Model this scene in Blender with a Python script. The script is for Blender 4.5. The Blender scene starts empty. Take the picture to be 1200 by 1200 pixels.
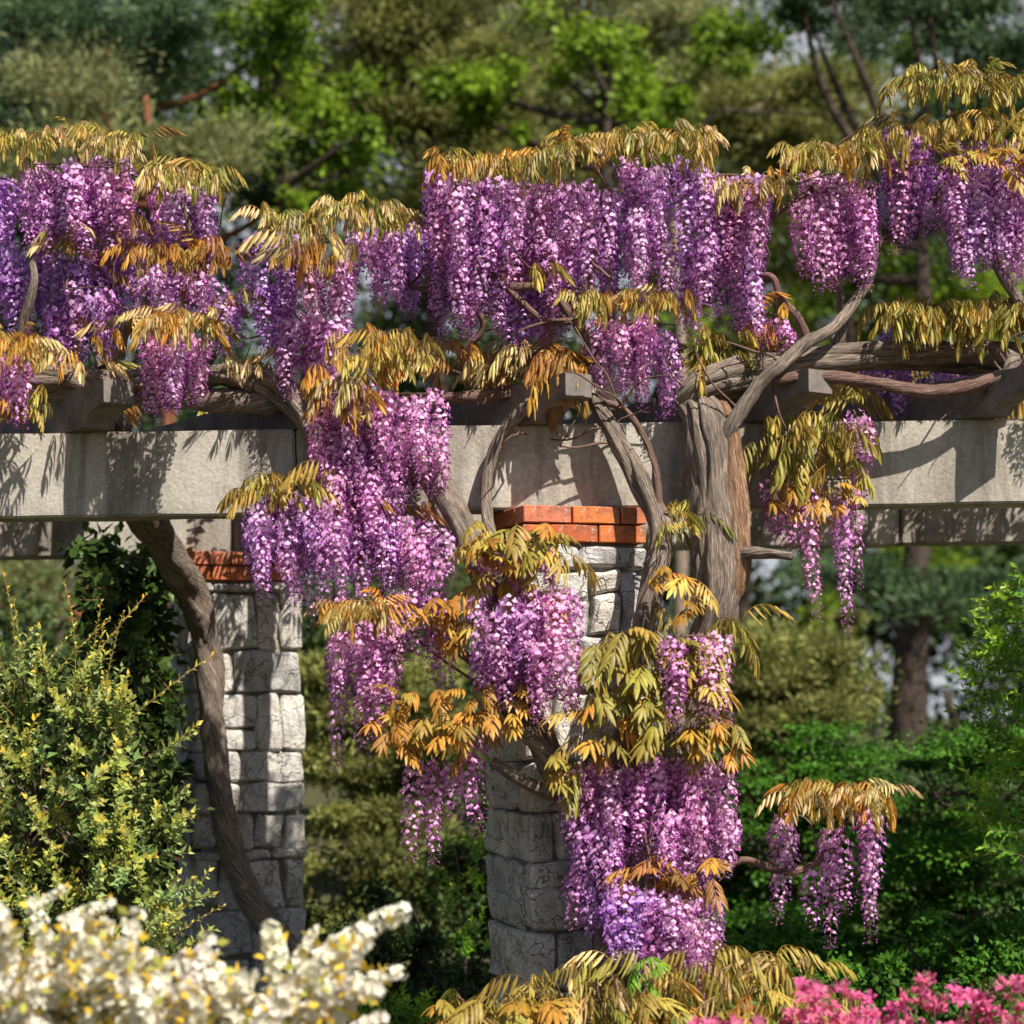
import bpy, bmesh, math, random
import numpy as np
from mathutils import Vector, Matrix, noise

# ------------------------------------------------------------------ camera, sky, sun, exposure
S = bpy.context.scene
COL = S.collection
F_PX, CX, HZ, DIST, EYE = 2287.0, 600.0, 830.0, 8.0, 1.6
ROLL = math.radians(0.86)
cam_d = bpy.data.cameras.new('camera')
cam = bpy.data.objects.new('camera', cam_d)
COL.objects.link(cam)
CAM_R = Matrix.Rotation(math.pi / 2, 3, 'X') @ Matrix.Rotation(-ROLL, 3, 'Z')
CAM_L = Vector((0, -DIST, EYE))
cam.matrix_world = Matrix.Translation(CAM_L) @ CAM_R.to_4x4()
cam_d.sensor_width = 36
cam_d.lens = F_PX / 1200 * 36
cam_d.shift_y = (HZ - 600) / 1200
cam_d.clip_start, cam_d.clip_end = 0.1, 3000
cam_d.dof.use_dof = True
cam_d.dof.focus_distance = 7.95
cam_d.dof.aperture_fstop = 1.75
S.camera = cam

SUN = Vector((0.80, -1.0, 1.48)).normalized()
W = bpy.data.worlds.new('World'); S.world = W; W.use_nodes = True
wn = W.node_tree
for n in list(wn.nodes): wn.nodes.remove(n)
sky = wn.nodes.new('ShaderNodeTexSky'); sky.sky_type = 'NISHITA'; sky.sun_disc = False
sky.sun_elevation = math.asin(SUN.z); sky.sun_rotation = math.atan2(SUN.x, SUN.y)
bg = wn.nodes.new('ShaderNodeBackground'); bg.inputs['Strength'].default_value = 0.06
wo = wn.nodes.new('ShaderNodeOutputWorld')
wn.links.new(sky.outputs[0], bg.inputs[0]); wn.links.new(bg.outputs[0], wo.inputs[0])
sun_d = bpy.data.lights.new('sun', 'SUN'); sun_d.energy = 5.0; sun_d.angle = math.radians(0.5); sun_d.color = (1.0, 0.94, 0.84)
sun = bpy.data.objects.new('sun', sun_d); COL.objects.link(sun)
sun.rotation_euler = SUN.to_track_quat('Z', 'Y').to_euler()
sun.location = (6, -9, 12)
S.view_settings.view_transform = 'Standard'; S.view_settings.look = 'None'
S.view_settings.exposure = 0.72; S.view_settings.gamma = 1.0; S.view_settings.use_curve_mapping = False
S.render.engine = 'CYCLES'
S.cycles.use_denoising = True
S.cycles.max_bounces = 6; S.cycles.diffuse_bounces = 3; S.cycles.transmission_bounces = 4; S.cycles.transparent_max_bounces = 4

rnd = random.Random(7)
rng = np.random.default_rng(7)

# ------------------------------------------------------------------ helpers
def P(px, py, Y):
    """the point of the plane y = Y that the photograph shows at pixel (px, py)"""
    d = CAM_R @ Vector(((px - CX) / F_PX, -(py - HZ) / F_PX, -1))
    t = (Y + DIST) / d.y
    return CAM_L + d * t
def mpp(Y): return (Y + DIST) / F_PX            # metres per photograph pixel at depth Y

def tag(o, label=None, cat=None, group=None, kind=None):
    if label: o['label'] = label
    if cat: o['category'] = cat
    if group: o['group'] = group
    if kind: o['kind'] = kind
    return o
def empty(name, loc, label, cat, group=None):
    o = bpy.data.objects.new(name, None); COL.objects.link(o); o.location = loc
    o.empty_display_size = 0.1
    return tag(o, label, cat, group)
def link(name, me, parent=None, mats=None):
    o = bpy.data.objects.new(name, me); COL.objects.link(o)
    if parent is not None:
        o.parent = parent
        o.matrix_parent_inverse = INV[parent.name] if parent.name in INV else parent_inv(parent)
    return o
INV = {}
def parent_inv(p):
    # world matrix of parents here is translation / rotation set directly on an unparented or once-parented object
    m = p.matrix_basis.copy()
    q = p
    while q.parent is not None:
        m = q.parent.matrix_basis @ q.matrix_parent_inverse @ m
        q = q.parent
    INV[p.name] = m.inverted()
    return INV[p.name]
def mesh_np(name, V, F, mat, tint=None, smooth=False, attrs=None):
    V = np.asarray(V, dtype=np.float32).reshape(-1, 3); F = np.asarray(F, dtype=np.int32)
    k = F.shape[1]
    me = bpy.data.meshes.new(name)
    me.vertices.add(len(V)); me.vertices.foreach_set('co', V.ravel())
    me.loops.add(F.size); me.loops.foreach_set('vertex_index', F.ravel())
    me.polygons.add(len(F)); me.polygons.foreach_set('loop_start', np.arange(0, F.size, k, dtype=np.int32))
    me.update(calc_edges=True)
    if tint is not None:
        T = np.asarray(tint, dtype=np.float32)
        if T.shape[1] == 3: T = np.hstack([T, np.ones((len(T), 1), np.float32)])
        a = me.color_attributes.new('tint', 'FLOAT_COLOR', 'POINT'); a.data.foreach_set('color', T.ravel())
    for an, av in (attrs or {}).items():
        a = me.attributes.new(an, 'FLOAT_VECTOR', 'POINT'); a.data.foreach_set('vector', np.asarray(av, np.float32).ravel())
    if smooth: me.polygons.foreach_set('use_smooth', np.ones(len(F), bool))
    me.materials.append(mat); me.validate(); me.update()
    return me
def unit(a): return a / np.maximum(np.linalg.norm(a, axis=-1, keepdims=True), 1e-9)

# ------------------------------------------------------------------ materials
class NT:
    def __init__(s, name):
        s.m = bpy.data.materials.new(name); s.m.use_nodes = True; s.t = s.m.node_tree
        for n in list(s.t.nodes): s.t.nodes.remove(n)
        s.out = s.n('ShaderNodeOutputMaterial')
    def n(s, typ, **kw):
        x = s.t.nodes.new(typ)
        for k, v in kw.items(): setattr(x, k, v)
        return x
    def l(s, a, b): s.t.links.new(a, b)
    def noise(s, vec, scale, detail=4, rough=.6, dist=0):
        x = s.n('ShaderNodeTexNoise'); x.inputs['Scale'].default_value = scale; x.inputs['Detail'].default_value = detail
        x.inputs['Roughness'].default_value = rough; x.inputs['Distortion'].default_value = dist
        if vec is not None: s.l(vec, x.inputs['Vector'])
        return x.outputs['Fac']
    def ramp(s, fac, stops):
        x = s.n('ShaderNodeValToRGB'); e = x.color_ramp.elements
        while len(e) < len(stops): e.new(.5)
        for i, (p, c) in enumerate(stops):
            e[i].position = p; e[i].color = (*c, 1) if len(c) == 3 else c
        s.l(fac, x.inputs[0]); return x.outputs[0]
    def mix(s, fac, a, b, mode='MIX'):
        x = s.n('ShaderNodeMix', data_type='RGBA', blend_type=mode)
        for sock, v in ((x.inputs[0], fac), (x.inputs[6], a), (x.inputs[7], b)):
            if hasattr(v, 'is_linked'): s.l(v, sock)
            elif isinstance(v, (int, float)): sock.default_value = v
            else: sock.default_value = (*v, 1)
        return x.outputs[2]
    def math(s, op, a, b=0.5):
        x = s.n('ShaderNodeMath', operation=op)
        for i, v in enumerate((a, b)):
            if hasattr(v, 'is_linked'): s.l(v, x.inputs[i])
            else: x.inputs[i].default_value = v
        return x.outputs[0]
    def mapping(s, vec, scale):
        x = s.n('ShaderNodeMapping'); x.inputs['Scale'].default_value = scale; s.l(vec, x.inputs[0]); return x.outputs[0]
    def coords(s, which='Object'):
        return s.n('ShaderNodeTexCoord').outputs[which]
    def pbsdf(s, color, rough=.7, bump=None, strength=.3, dist=.01, spec=.3):
        b = s.n('ShaderNodeBsdfPrincipled')
        if hasattr(color, 'is_linked'): s.l(color, b.inputs['Base Color'])
        else: b.inputs['Base Color'].default_value = (*color, 1)
        if hasattr(rough, 'is_linked'): s.l(rough, b.inputs['Roughness'])
        else: b.inputs['Roughness'].default_value = rough
        b.inputs['Specular IOR Level'].default_value = spec
        if bump is not None:
            x = s.n('ShaderNodeBump'); x.inputs['Strength'].default_value = strength; x.inputs['Distance'].default_value = dist
            s.l(bump, x.inputs['Height']); s.l(x.outputs[0], b.inputs['Normal'])
        return b.outputs[0]
    def done(s, sh): s.l(sh, s.out.inputs[0]); return s.m

def thin(nt, color, trans_color, trans=.35, rough=.5, spec=.3):
    """a thin petal or leaf: reflection plus light passing through"""
    b = nt.pbsdf(color, rough, spec=spec)
    t = nt.n('ShaderNodeBsdfTranslucent'); nt.l(trans_color, t.inputs[0])
    m = nt.n('ShaderNodeMixShader'); m.inputs[0].default_value = trans
    nt.l(b, m.inputs[1]); nt.l(t.outputs[0], m.inputs[2])
    return m.outputs[0]

def mat_petal():
    nt = NT('wisteria_petal')
    a = nt.n('ShaderNodeAttribute', attribute_name='tint').outputs['Color']
    oi = nt.n('ShaderNodeObjectInfo')
    c = nt.mix(1.0, a, oi.outputs['Color'], 'MULTIPLY')
    h = nt.n('ShaderNodeHueSaturation')
    nt.l(nt.math('ADD', nt.math('MULTIPLY', oi.outputs['Random'], .03), .492), h.inputs['Hue'])
    nt.l(c, h.inputs['Color'])
    return nt.done(thin(nt, h.outputs[0], h.outputs[0], .42, .5, .25))
def mat_leaf(name, rough=.5, trans=.35, jit=.25):
    nt = NT(name)
    a = nt.n('ShaderNodeAttribute', attribute_name='tint').outputs['Color']
    oi = nt.n('ShaderNodeObjectInfo')
    c = nt.mix(1.0, a, oi.outputs['Color'], 'MULTIPLY')
    n = nt.noise(nt.coords(), 45, 3)
    c = nt.mix(1.0, c, nt.ramp(n, [(.3, (1 - jit,) * 3), (.7, (1 + jit, 1 + jit, 1 + jit))]), 'MULTIPLY')
    return nt.done(thin(nt, c, c, trans, rough, .35))
def mat_crown(name, c0, c1, trans=.25, rough=.6):
    nt = NT(name)
    a = nt.n('ShaderNodeAttribute', attribute_name='tint')
    sep = nt.n('ShaderNodeSeparateColor'); nt.l(a.outputs['Color'], sep.inputs[0])
    c = nt.mix(sep.outputs[0], c0, c1)
    return nt.done(thin(nt, c, c, trans, rough, .25))
def mat_stone_beam():
    nt = NT('cast_stone')
    co = nt.coords(); oi = nt.n('ShaderNodeObjectInfo').outputs['Random']
    big = nt.noise(co, 2.2, 5, .65, .4)
    fine = nt.noise(co, 60, 4, .7)
    streak = nt.noise(nt.mapping(co, (5, 5, .7)), 1.0, 6, .7, .6)
    c = nt.ramp(big, [(.25, (.19, .172, .15)), (.45, (.37, .34, .295)), (.62, (.50, .47, .42)), (.8, (.42, .36, .285))])
    c = nt.mix(nt.ramp(streak, [(.38, (.75,) * 3), (.55, (0, 0, 0))]), c, (.16, .14, .12))
    c = nt.mix(nt.ramp(nt.noise(co, 9, 6, .7), [(.60, (0, 0, 0)), (.72, (.6,) * 3)]), c, (.60, .56, .49))
    c = nt.mix(.35, c, nt.ramp(fine, [(.3, (.12, .10, .08)), (.7, (.7, .66, .6))]), 'OVERLAY')
    c = nt.mix(1.0, c, nt.ramp(oi, [(0, (.88, .88, .88)), (1, (1.1, 1.1, 1.08))]), 'MULTIPLY')
    pit = nt.n('ShaderNodeTexVoronoi'); pit.inputs['Scale'].default_value = 70; nt.l(co, pit.inputs[0])
    h = nt.math('ADD', nt.math('MULTIPLY', fine, .6), nt.math('MULTIPLY', pit.outputs[0], .4))
    h = nt.math('ADD', h, nt.math('MULTIPLY', big, 2.0))
    return nt.done(nt.pbsdf(c, .9, h, .32, .01, .2))
def mat_stone():
    nt = NT('granite_stone')
    g = nt.coords(); oi = nt.n('ShaderNodeObjectInfo').outputs['Random']
    add = nt.n('ShaderNodeVectorMath', operation='ADD'); nt.l(g, add.inputs[0])
    cv = nt.n('ShaderNodeCombineXYZ'); nt.l(nt.math('MULTIPLY', oi, 37), cv.inputs[0]); nt.l(nt.math('MULTIPLY', oi, 91), cv.inputs[2])
    nt.l(cv.outputs[0], add.inputs[1]); v = add.outputs[0]
    big = nt.noise(v, 9, 6, .7, .5); speck = nt.noise(v, 140, 3, .7)
    c = nt.ramp(big, [(.3, (.27, .255, .24)), (.48, (.55, .525, .49)), (.68, (.72, .69, .65))])
    c = nt.mix(nt.ramp(speck, [(.36, (.8,) * 3), (.46, (0, 0, 0))]), c, (.12, .115, .115))
    c = nt.mix(nt.ramp(nt.noise(v, 22, 5, .7, 1), [(.56, (0, 0, 0)), (.66, (.55,) * 3)]), c, (.26, .23, .20))
    c = nt.mix(1.0, c, nt.ramp(oi, [(0, (.78, .78, .8)), (.5, (1, .99, .97)), (1, (1.12, 1.07, 1.0))]), 'MULTIPLY')
    vo = nt.n('ShaderNodeTexVoronoi', feature='DISTANCE_TO_EDGE'); vo.inputs['Scale'].default_value = 7
    wv = nt.n('ShaderNodeVectorMath', operation='ADD'); nt.l(v, wv.inputs[0]); sc_ = nt.n('ShaderNodeVectorMath', operation='SCALE'); sc_.inputs['Scale'].default_value = .12
    nz = nt.n('ShaderNodeTexNoise'); nz.inputs['Scale'].default_value = 14; nt.l(v, nz.inputs['Vector']); nt.l(nz.outputs['Color'], sc_.inputs[0]); nt.l(sc_.outputs[0], wv.inputs[1]); nt.l(wv.outputs[0], vo.inputs['Vector'])
    crack = nt.ramp(vo.outputs[0], [(.0, (.8,) * 3), (.022, (0, 0, 0))])
    c = nt.mix(crack, c, (.09, .08, .075))
    h = nt.math('ADD', nt.math('MULTIPLY', big, 1.6), nt.math('MULTIPLY', speck, .35))
    h = nt.math('SUBTRACT', h, nt.math('MULTIPLY', crack, .5))
    return nt.done(nt.pbsdf(c, .85, h, .8, .02, .25))
def mat_brick():
    nt = NT('brick_clay')
    v = nt.coords(); oi = nt.n('ShaderNodeObjectInfo').outputs['Random']
    c = nt.ramp(oi, [(0, (.42, .10, .035)), (.5, (.60, .17, .05)), (1, (.50, .16, .09))])
    n = nt.noise(v, 16, 6, .7)
    c = nt.mix(nt.ramp(n, [(.46, (0, 0, 0)), (.62, (.8,) * 3)]), c, (.20, .08, .05))
    c = nt.mix(nt.ramp(nt.noise(v, 30, 5, .8, 1), [(.57, (0, 0, 0)), (.65, (.75,) * 3)]), c, (.58, .46, .38))
    return nt.done(nt.pbsdf(c, .85, nt.noise(v, 90, 4), .4, .006, .2))
def mat_plain(name, c0, c1, scale=20, rough=.9):
    nt = NT(name); n = nt.noise(nt.coords(), scale, 5, .7)
    return nt.done(nt.pbsdf(nt.ramp(n, [(.3, c0), (.7, c1)]), rough, n, .5, .01, .2))
def mat_bark(name, dark, mid, light, gscale=1.0):
    nt = NT(name)
    v = nt.n('ShaderNodeAttribute', attribute_name='grain').outputs['Vector']
    oi = nt.n('ShaderNodeObjectInfo').outputs['Random']
    g1 = nt.noise(v, 150 * gscale, 5, .65, .6); g2 = nt.noise(v, 420 * gscale, 3, .6); g3 = nt.noise(nt.coords(), 7, 4)
    f = nt.math('ADD', nt.math('MULTIPLY', g1, .75), nt.math('MULTIPLY', g2, .25))
    c = nt.ramp(f, [(.34, dark), (.5, mid), (.66, light)])
    c = nt.mix(1.0, c, nt.ramp(g3, [(.3, (.72, .70, .70)), (.7, (1.15, 1.1, 1.05))]), 'MULTIPLY')
    return nt.done(nt.pbsdf(c, .88, f, 1.0, .02, .2))

M_PETAL = mat_petal()
M_LEAF = mat_leaf('wisteria_leaf', .45, .36)
M_GREENLEAF = mat_leaf('shrub_leaf', .42, .3)
M_WHITE = mat_leaf('white_petal', .6, .3, .05)
M_PINK = mat_leaf('pink_petal', .55, .4, .1)
M_BEAM, M_STONE, M_BRICK = mat_stone_beam(), mat_stone(), mat_brick()
M_RAFTER = mat_plain('shaded_rafter', (.085, .075, .07), (.24, .205, .18), 7)  # grey-brown darker than the beams: the rafters' shade is put into the colour
M_MORTAR = mat_plain('mortar', (.12, .11, .10), (.30, .275, .24), 40)
M_VINE = mat_bark('vine_bark', (.05, .04, .033), (.23, .185, .15), (.50, .42, .35))
M_VINERED = mat_bark('split_bark', (.07, .035, .022), (.26, .15, .09), (.50, .34, .22))
M_TWIG = mat_bark('twig_bark', (.06, .035, .03), (.20, .12, .10), (.36, .24, .19))
M_TRUNK = mat_bark('tree_bark', (.02, .015, .012), (.06, .045, .037), (.13, .095, .075), .3)
M_REDTRUNK = mat_bark('pine_bark', (.05, .02, .012), (.18, .07, .035), (.34, .15, .07), .3)
M_SOIL = mat_plain('soil_and_grass', (.035, .045, .015), (.10, .085, .045), 6)
M_HILL = mat_plain('hazy_hillside', (.16, .18, .22), (.26, .28, .31), .05)  # bluish haze of distance put into the hill's own colour

# ------------------------------------------------------------------ geometry: tubes of wood
def catmull(pts, n):
    p = [Vector(q) for q in pts]
    p = [p[0] * 2 - p[1]] + p + [p[-1] * 2 - p[-2]]
    out = []
    segs = len(p) - 3
    for i in range(segs):
        a, b, c, d = p[i:i + 4]
        m = n if i < segs - 1 else n + 1
        for k in range(m):
            t = k / n
            out.append(.5 * ((2 * b) + (c - a) * t + (2 * a - 5 * b + 4 * c - d) * t * t + (3 * b - a - 3 * c + d) * t ** 3))
    return out
def tube_arrays(pts, radii, sides=14, step=.02, ridge=.1, twist=6., lumps=.08, seed=0):
    tot = sum((Vector(pts[i + 1]) - Vector(pts[i])).length for i in range(len(pts) - 1))
    n = max(2, int(tot / step / max(1, len(pts) - 1)))
    C = catmull(pts, n)
    R = np.interp(np.linspace(0, len(radii) - 1, len(C)), np.arange(len(radii)), radii)
    V, G = [], []
    up = Vector((.31, .2, .93)).normalized()
    s = 0.
    for i, c in enumerate(C):
        t = (C[min(i + 1, len(C) - 1)] - C[max(i - 1, 0)]).normalized()
        if i: s += (c - C[i - 1]).length
        x = (up - t * up.dot(t)).normalized(); up = x; y = t.cross(x)
        r = R[i] * (1 + lumps * noise.noise(Vector((s * 5, seed * 7.3, 0))) * 1.6)
        for k in range(sides):
            a = 2 * math.pi * k / sides
            aa = a + s * twist
            rr = r * (1 + ridge * (.6 * noise.noise(Vector((math.cos(aa) * 3.4, math.sin(aa) * 3.4, s * 1.6 + seed))) * 1.8 + .25 * math.sin(3 * aa + seed)))
            V.append(c + (x * math.cos(a) + y * math.sin(a)) * rr)
            G.append((math.cos(aa) * R[i] * 1.0, math.sin(aa) * R[i] * 1.0, s * .09 + seed))
    F = []
    for i in range(len(C) - 1):
        for k in range(sides):
            k2 = (k + 1) % sides
            F.append((i * sides + k, i * sides + k2, (i + 1) * sides + k2, (i + 1) * sides + k))
    for base, c in ((0, C[0]), ((len(C) - 1) * sides, C[-1])):
        j = len(V); V.append(c); G.append(G[base])
        for k in range(0, sides, 2):
            F.append((base + k, base + (k + 1) % sides, base + (k + 2) % sides, j))
    return [tuple(v) for v in V], F, G
def tube(name, pts, radii, mat, parent, **kw):
    V, F, G = tube_arrays(pts, radii, **kw)
    return link(name, mesh_np(name, V, F, mat, smooth=True, attrs={'grain': G}), parent)
def merged_tubes(name, specs, mat, parent):
    V, F, G = [], [], []
    for pts, radii, kw in specs:
        v, f, g = tube_arrays(pts, radii, **kw)
        b = len(V); V += v; G += g; F += [tuple(i + b for i in q) for q in f]
    return link(name, mesh_np(name, V, F, mat, smooth=True, attrs={'grain': G}), parent)
def pxpath(path):
    """list of (px, py, Y, radius in px) -> points and radii in metres"""
    return [P(a, b, Y) for a, b, Y, r in path], [r * mpp(Y) for a, b, Y, r in path]

# ------------------------------------------------------------------ geometry: leaves and crowns
def rhomb(pos, d, nrm, L, Wd, cup=0.12):
    d = unit(d); s = unit(np.cross(d, nrm)); n = np.cross(s, d)
    L = np.asarray(L).reshape(-1, 1); Wd = np.asarray(Wd).reshape(-1, 1)
    return np.stack([pos, pos + d * L * .45 + s * Wd * .5 + n * Wd * cup, pos + d * L - n * L * .06, pos + d * L * .45 - s * Wd * .5 + n * Wd * cup], 1)
def clump_leaves(cent, rad, n, L, Wd, mode='broad', g=rng):
    k = len(cent); N = k * n
    c = np.repeat(cent, n, 0); r = np.repeat(rad, n, 0)
    u = unit(g.normal(size=(N, 3)))
    if mode == 'pad': u[:, 2] *= .8
    pos = c + u * r * (g.random((N, 1)) ** .45) * (.55 + .55 * np.abs(g.normal(size=(N, 1))))
    if mode == 'needle':
        d = unit(u * .7 + g.normal(size=(N, 3)) * .5 + np.array([0, 0, .35])); nr = g.normal(size=(N, 3))
    elif mode == 'pad':
        d = unit(u * np.array([1, 1, .2]) + g.normal(size=(N, 3)) * .45 + np.array([0, 0, -.15])); nr = g.normal(size=(N, 3)) * .35 + np.array([0, 0, 1])
    else:
        d = unit(u * .6 + g.normal(size=(N, 3)) * .6 + np.array([0, 0, -.25])); nr = g.normal(size=(N, 3)) * .6 + u * .5 + np.array([0, -.1, .7])
    sc = .65 + .7 * g.random(N)
    V = rhomb(pos, d, nr, L * sc, Wd * sc)
    tone = np.repeat(g.random(k), n) * .55 + g.random(N) * .45
    return V, tone
def crown_mesh(name, cent, rad, n, L, Wd, mat, mode='broad', g=rng):
    V, tone = clump_leaves(cent, rad, n, L, Wd, mode, g)
    N = len(V)
    T = np.repeat(tone, 4)[:, None] * np.ones(3)
    return mesh_np(name, V.reshape(-1, 3), np.arange(N * 4).reshape(N, 4), mat, tint=T)

def tree(name, label, cat, base_px, Y, regions, k, crad, n, L, Wd, mat, mode='broad', bark=None, trunk_r=.16, group=None, fork=None, depth=.8, limbs=9, top=None, seed=1):
    """regions: crown ellipsoids (cx, cy, rx, ry) as pixels at the trunk's depth Y; each tree gets trunk (limbs joined to it) and crown"""
    g = np.random.default_rng(seed); m = mpp(Y)
    L, Wd, n = L * .72, Wd * .78, int(n * 1.6)
    b = P(base_px, 900, Y); b.z = 0
    root = empty(name, b, label, cat, group)
    cents, rads = [], []
    area = sum(r[2] * r[3] for r in regions)
    for (cx, cy, rx, ry) in regions:
        kk = max(4, int(k * rx * ry / area)); c0 = np.array(P(cx, cy, Y))
        u = unit(g.normal(size=(kk, 3))) * (g.random((kk, 1)) ** .5)
        c = c0 + u * (1 + .3 * g.normal(size=(kk, 1))) * np.array([rx * m, max(rx, ry) * m * depth, ry * m])
        c[:, 2] = np.maximum(c[:, 2], crad * .35)
        cents.append(c)
        f = .35 + 1.1 * g.random((kk, 1)) ** 1.4
        rads.append(f * crad * (np.array([1.25, 1.25, .36]) if mode in ('pad', 'needle') else np.array([1, 1, .8])))
    cents = np.vstack(cents); rads = np.vstack(rads)
    link('crown', crown_mesh('crown', cents, rads, n, L, Wd, mat, mode, g), root)
    zt = cents[:, 2].max() if top is None else top
    tp = [b + Vector((0, 0, -.1))]
    c_mid = Vector(cents.mean(0))
    for i in range(1, 6):
        t = i / 5
        q = b.lerp(Vector((c_mid.x * .35 + b.x * .65, b.y, 0)), t)
        tp.append(Vector((q.x + .12 * math.sin(3 * t + seed), q.y, zt * t * .96)))
    specs = [(tp, [trunk_r * (1 - .75 * (i / 5)) for i in range(6)], dict(sides=12, step=.25, ridge=.1, seed=seed, twist=1))]
    idx = g.choice(len(cents), min(limbs, len(cents)), replace=False)
    for j in idx:
        c = Vector(cents[j]); h = max(.3, min(zt * .9, c.z - .25 * abs(c.x - b.x) - .2))
        a = Vector((np.interp(h, [p.z for p in tp], [p.x for p in tp]), b.y, h))
        mid = a.lerp(c, .55) + Vector((g.normal() * .1, g.normal() * .1, -.12))
        specs.append(([a, mid, c], [trunk_r * .34, trunk_r * .22, trunk_r * .08], dict(sides=7, step=.25, ridge=.06, seed=int(j), twist=1)))
    merged_tubes('trunk', specs, bark or M_TRUNK, root)
    return root

# ------------------------------------------------------------------ setting: ground, hills
def ground():
    n = 60; xs = np.concatenate([-np.geomspace(900, 12, 14), np.linspace(-10, 10, 24), np.geomspace(12, 900, 14)])
    ys = np.concatenate([-np.geomspace(300, 12, 8), np.linspace(-10, 30, 34), np.geomspace(34, 1200, 16)])
    V = [(x, y, 0.04 * noise.noise(Vector((x * .6, y * .6, 0))) - .02) for y in ys for x in xs]
    w = len(xs)
    F = [(j * w + i, j * w + i + 1, (j + 1) * w + i + 1, (j + 1) * w + i) for j in range(len(ys) - 1) for i in range(w - 1)]
    tag(link('ground', mesh_np('ground', V, F, M_SOIL, smooth=True)), kind='structure')
ground()
def hills():
    xs = np.linspace(-420, 420, 70); ys = np.linspace(170, 520, 26)
    V = []
    for y in ys:
        for x in xs:
            t = (y - 170) / 350
            V.append((x, y, -1 + 175 * (math.sin(t * math.pi) ** 1.3) * (.85 + .3 * noise.noise(Vector((x * .006, y * .008, 3)))) + 9 * t * noise.noise(Vector((x * .05, y * .05, 0)))))
    w = len(xs)
    F = [(j * w + i, j * w + i + 1, (j + 1) * w + i + 1, (j + 1) * w + i) for j in range(len(ys) - 1) for i in range(w - 1)]
    tag(link('hillside', mesh_np('hillside', V, F, M_HILL, smooth=True)), kind='structure')
hills()

# ------------------------------------------------------------------ the pergola
Z_BOT = P(600, 598, 0).z; Z_TOP = P(600, 499, 0).z
SK = math.radians(20)                                    # pillars and rafters stand at 20 degrees to the beams
RX = Vector((math.cos(SK), math.sin(SK), 0)); RY = Vector((-math.sin(SK), math.cos(SK), 0))
pergola = empty('pergola', (0, 1, 0), 'weathered stone pergola with rubble pillars, brick caps and carved rafters under the wisteria', 'pergola')

def rough_box(name, dims, mat, bev=.006, cuts=0, jit=0., seed=0, pillow=0., skew=0.):
    rr = random.Random(seed * 13.7 + dims[0] * 100); k1, k2, k3, k4 = (rr.uniform(-1, 1) * skew for _ in range(4))
    bm = bmesh.new(); bmesh.ops.create_cube(bm, size=1)
    bmesh.ops.scale(bm, vec=dims, verts=bm.verts)
    if bev: bmesh.ops.bevel(bm, geom=bm.edges[:], offset=bev, segments=1, affect='EDGES')
    if cuts: bmesh.ops.subdivide_edges(bm, edges=[e for e in bm.edges if e.calc_length() > .03], cuts=cuts, use_grid_fill=True)
    for v in bm.verts:
        if skew: x_, z_ = v.co.x, v.co.z; v.co.x += z_ * k1 + x_ * z_ * k3 * 4; v.co.z += x_ * k2 + x_ * z_ * k4 * 4
        q = v.co * 9 + Vector((seed * 3.7, seed * 1.3, 0))
        v.co += Vector((noise.noise(q), noise.noise(q + Vector((9, 0, 0))), noise.noise(q + Vector((0, 9, 0))))) * jit
        if pillow:
            e = [abs(v.co[i]) / (dims[i] / 2) for i in range(3)]
            big = max(e)
            edge = sorted(e)[1]
            v.co *= 1 - pillow * max(0, edge - .6)
    me = bpy.data.meshes.new(name); bm.to_mesh(me); bm.free(); me.materials.append(mat)
    return me
def put(name, me, loc, parent, rz=0.):
    o = link(name, me, parent); o.matrix_basis = Matrix.Translation(loc) @ Matrix.Rotation(rz, 4, 'Z'); return o

def beam(x0, x1, y0, y1, dz, seed):
    L = x1 - x0
    bm = bmesh.new(); bmesh.ops.create_cube(bm, size=1); bmesh.ops.scale(bm, vec=(L, y1 - y0, Z_TOP - Z_BOT), verts=bm.verts)
    bmesh.ops.bevel(bm, geom=bm.edges[:], offset=.008, segments=2, affect='EDGES')
    long = [e for e in bm.edges if abs(e.verts[0].co.x - e.verts[1].co.x) > L * .8]
    bmesh.ops.subdivide_edges(bm, edges=long, cuts=40)
    for v in bm.verts:
        if abs(v.co.x) < L / 2 - .02:
            q = Vector((v.co.x * 4 + seed * 9, v.co.y * 5, v.co.z * 6))
            v.co += Vector((0, noise.noise(q), noise.noise(q + Vector((0, 0, 7))))) * .004
    me = bpy.data.meshes.new('beam'); bm.to_mesh(me); bm.free(); me.materials.append(M_BEAM)
    return put('beam', me, ((x0 + x1) / 2, (y0 + y1) / 2, (Z_TOP + Z_BOT) / 2 + dz), pergola)
xa, xb = P(347, 550, 0).x, P(812, 550, 0).x
beam(-4.2, xa - .004, 0, .2, 0, 1); beam(xa + .004, xb - .004, -.012, .2, .003, 2); beam(xb + .004, 4.4, 0, .2, -.002, 3)
YB = 2.0
beam(-5.2, -1.42, YB, YB + .2, 0, 4); beam(-1.412, 2.0, YB, YB + .2, -.003, 5); beam(2.008, 5.2, YB, YB + .2, 0, 6)

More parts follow.
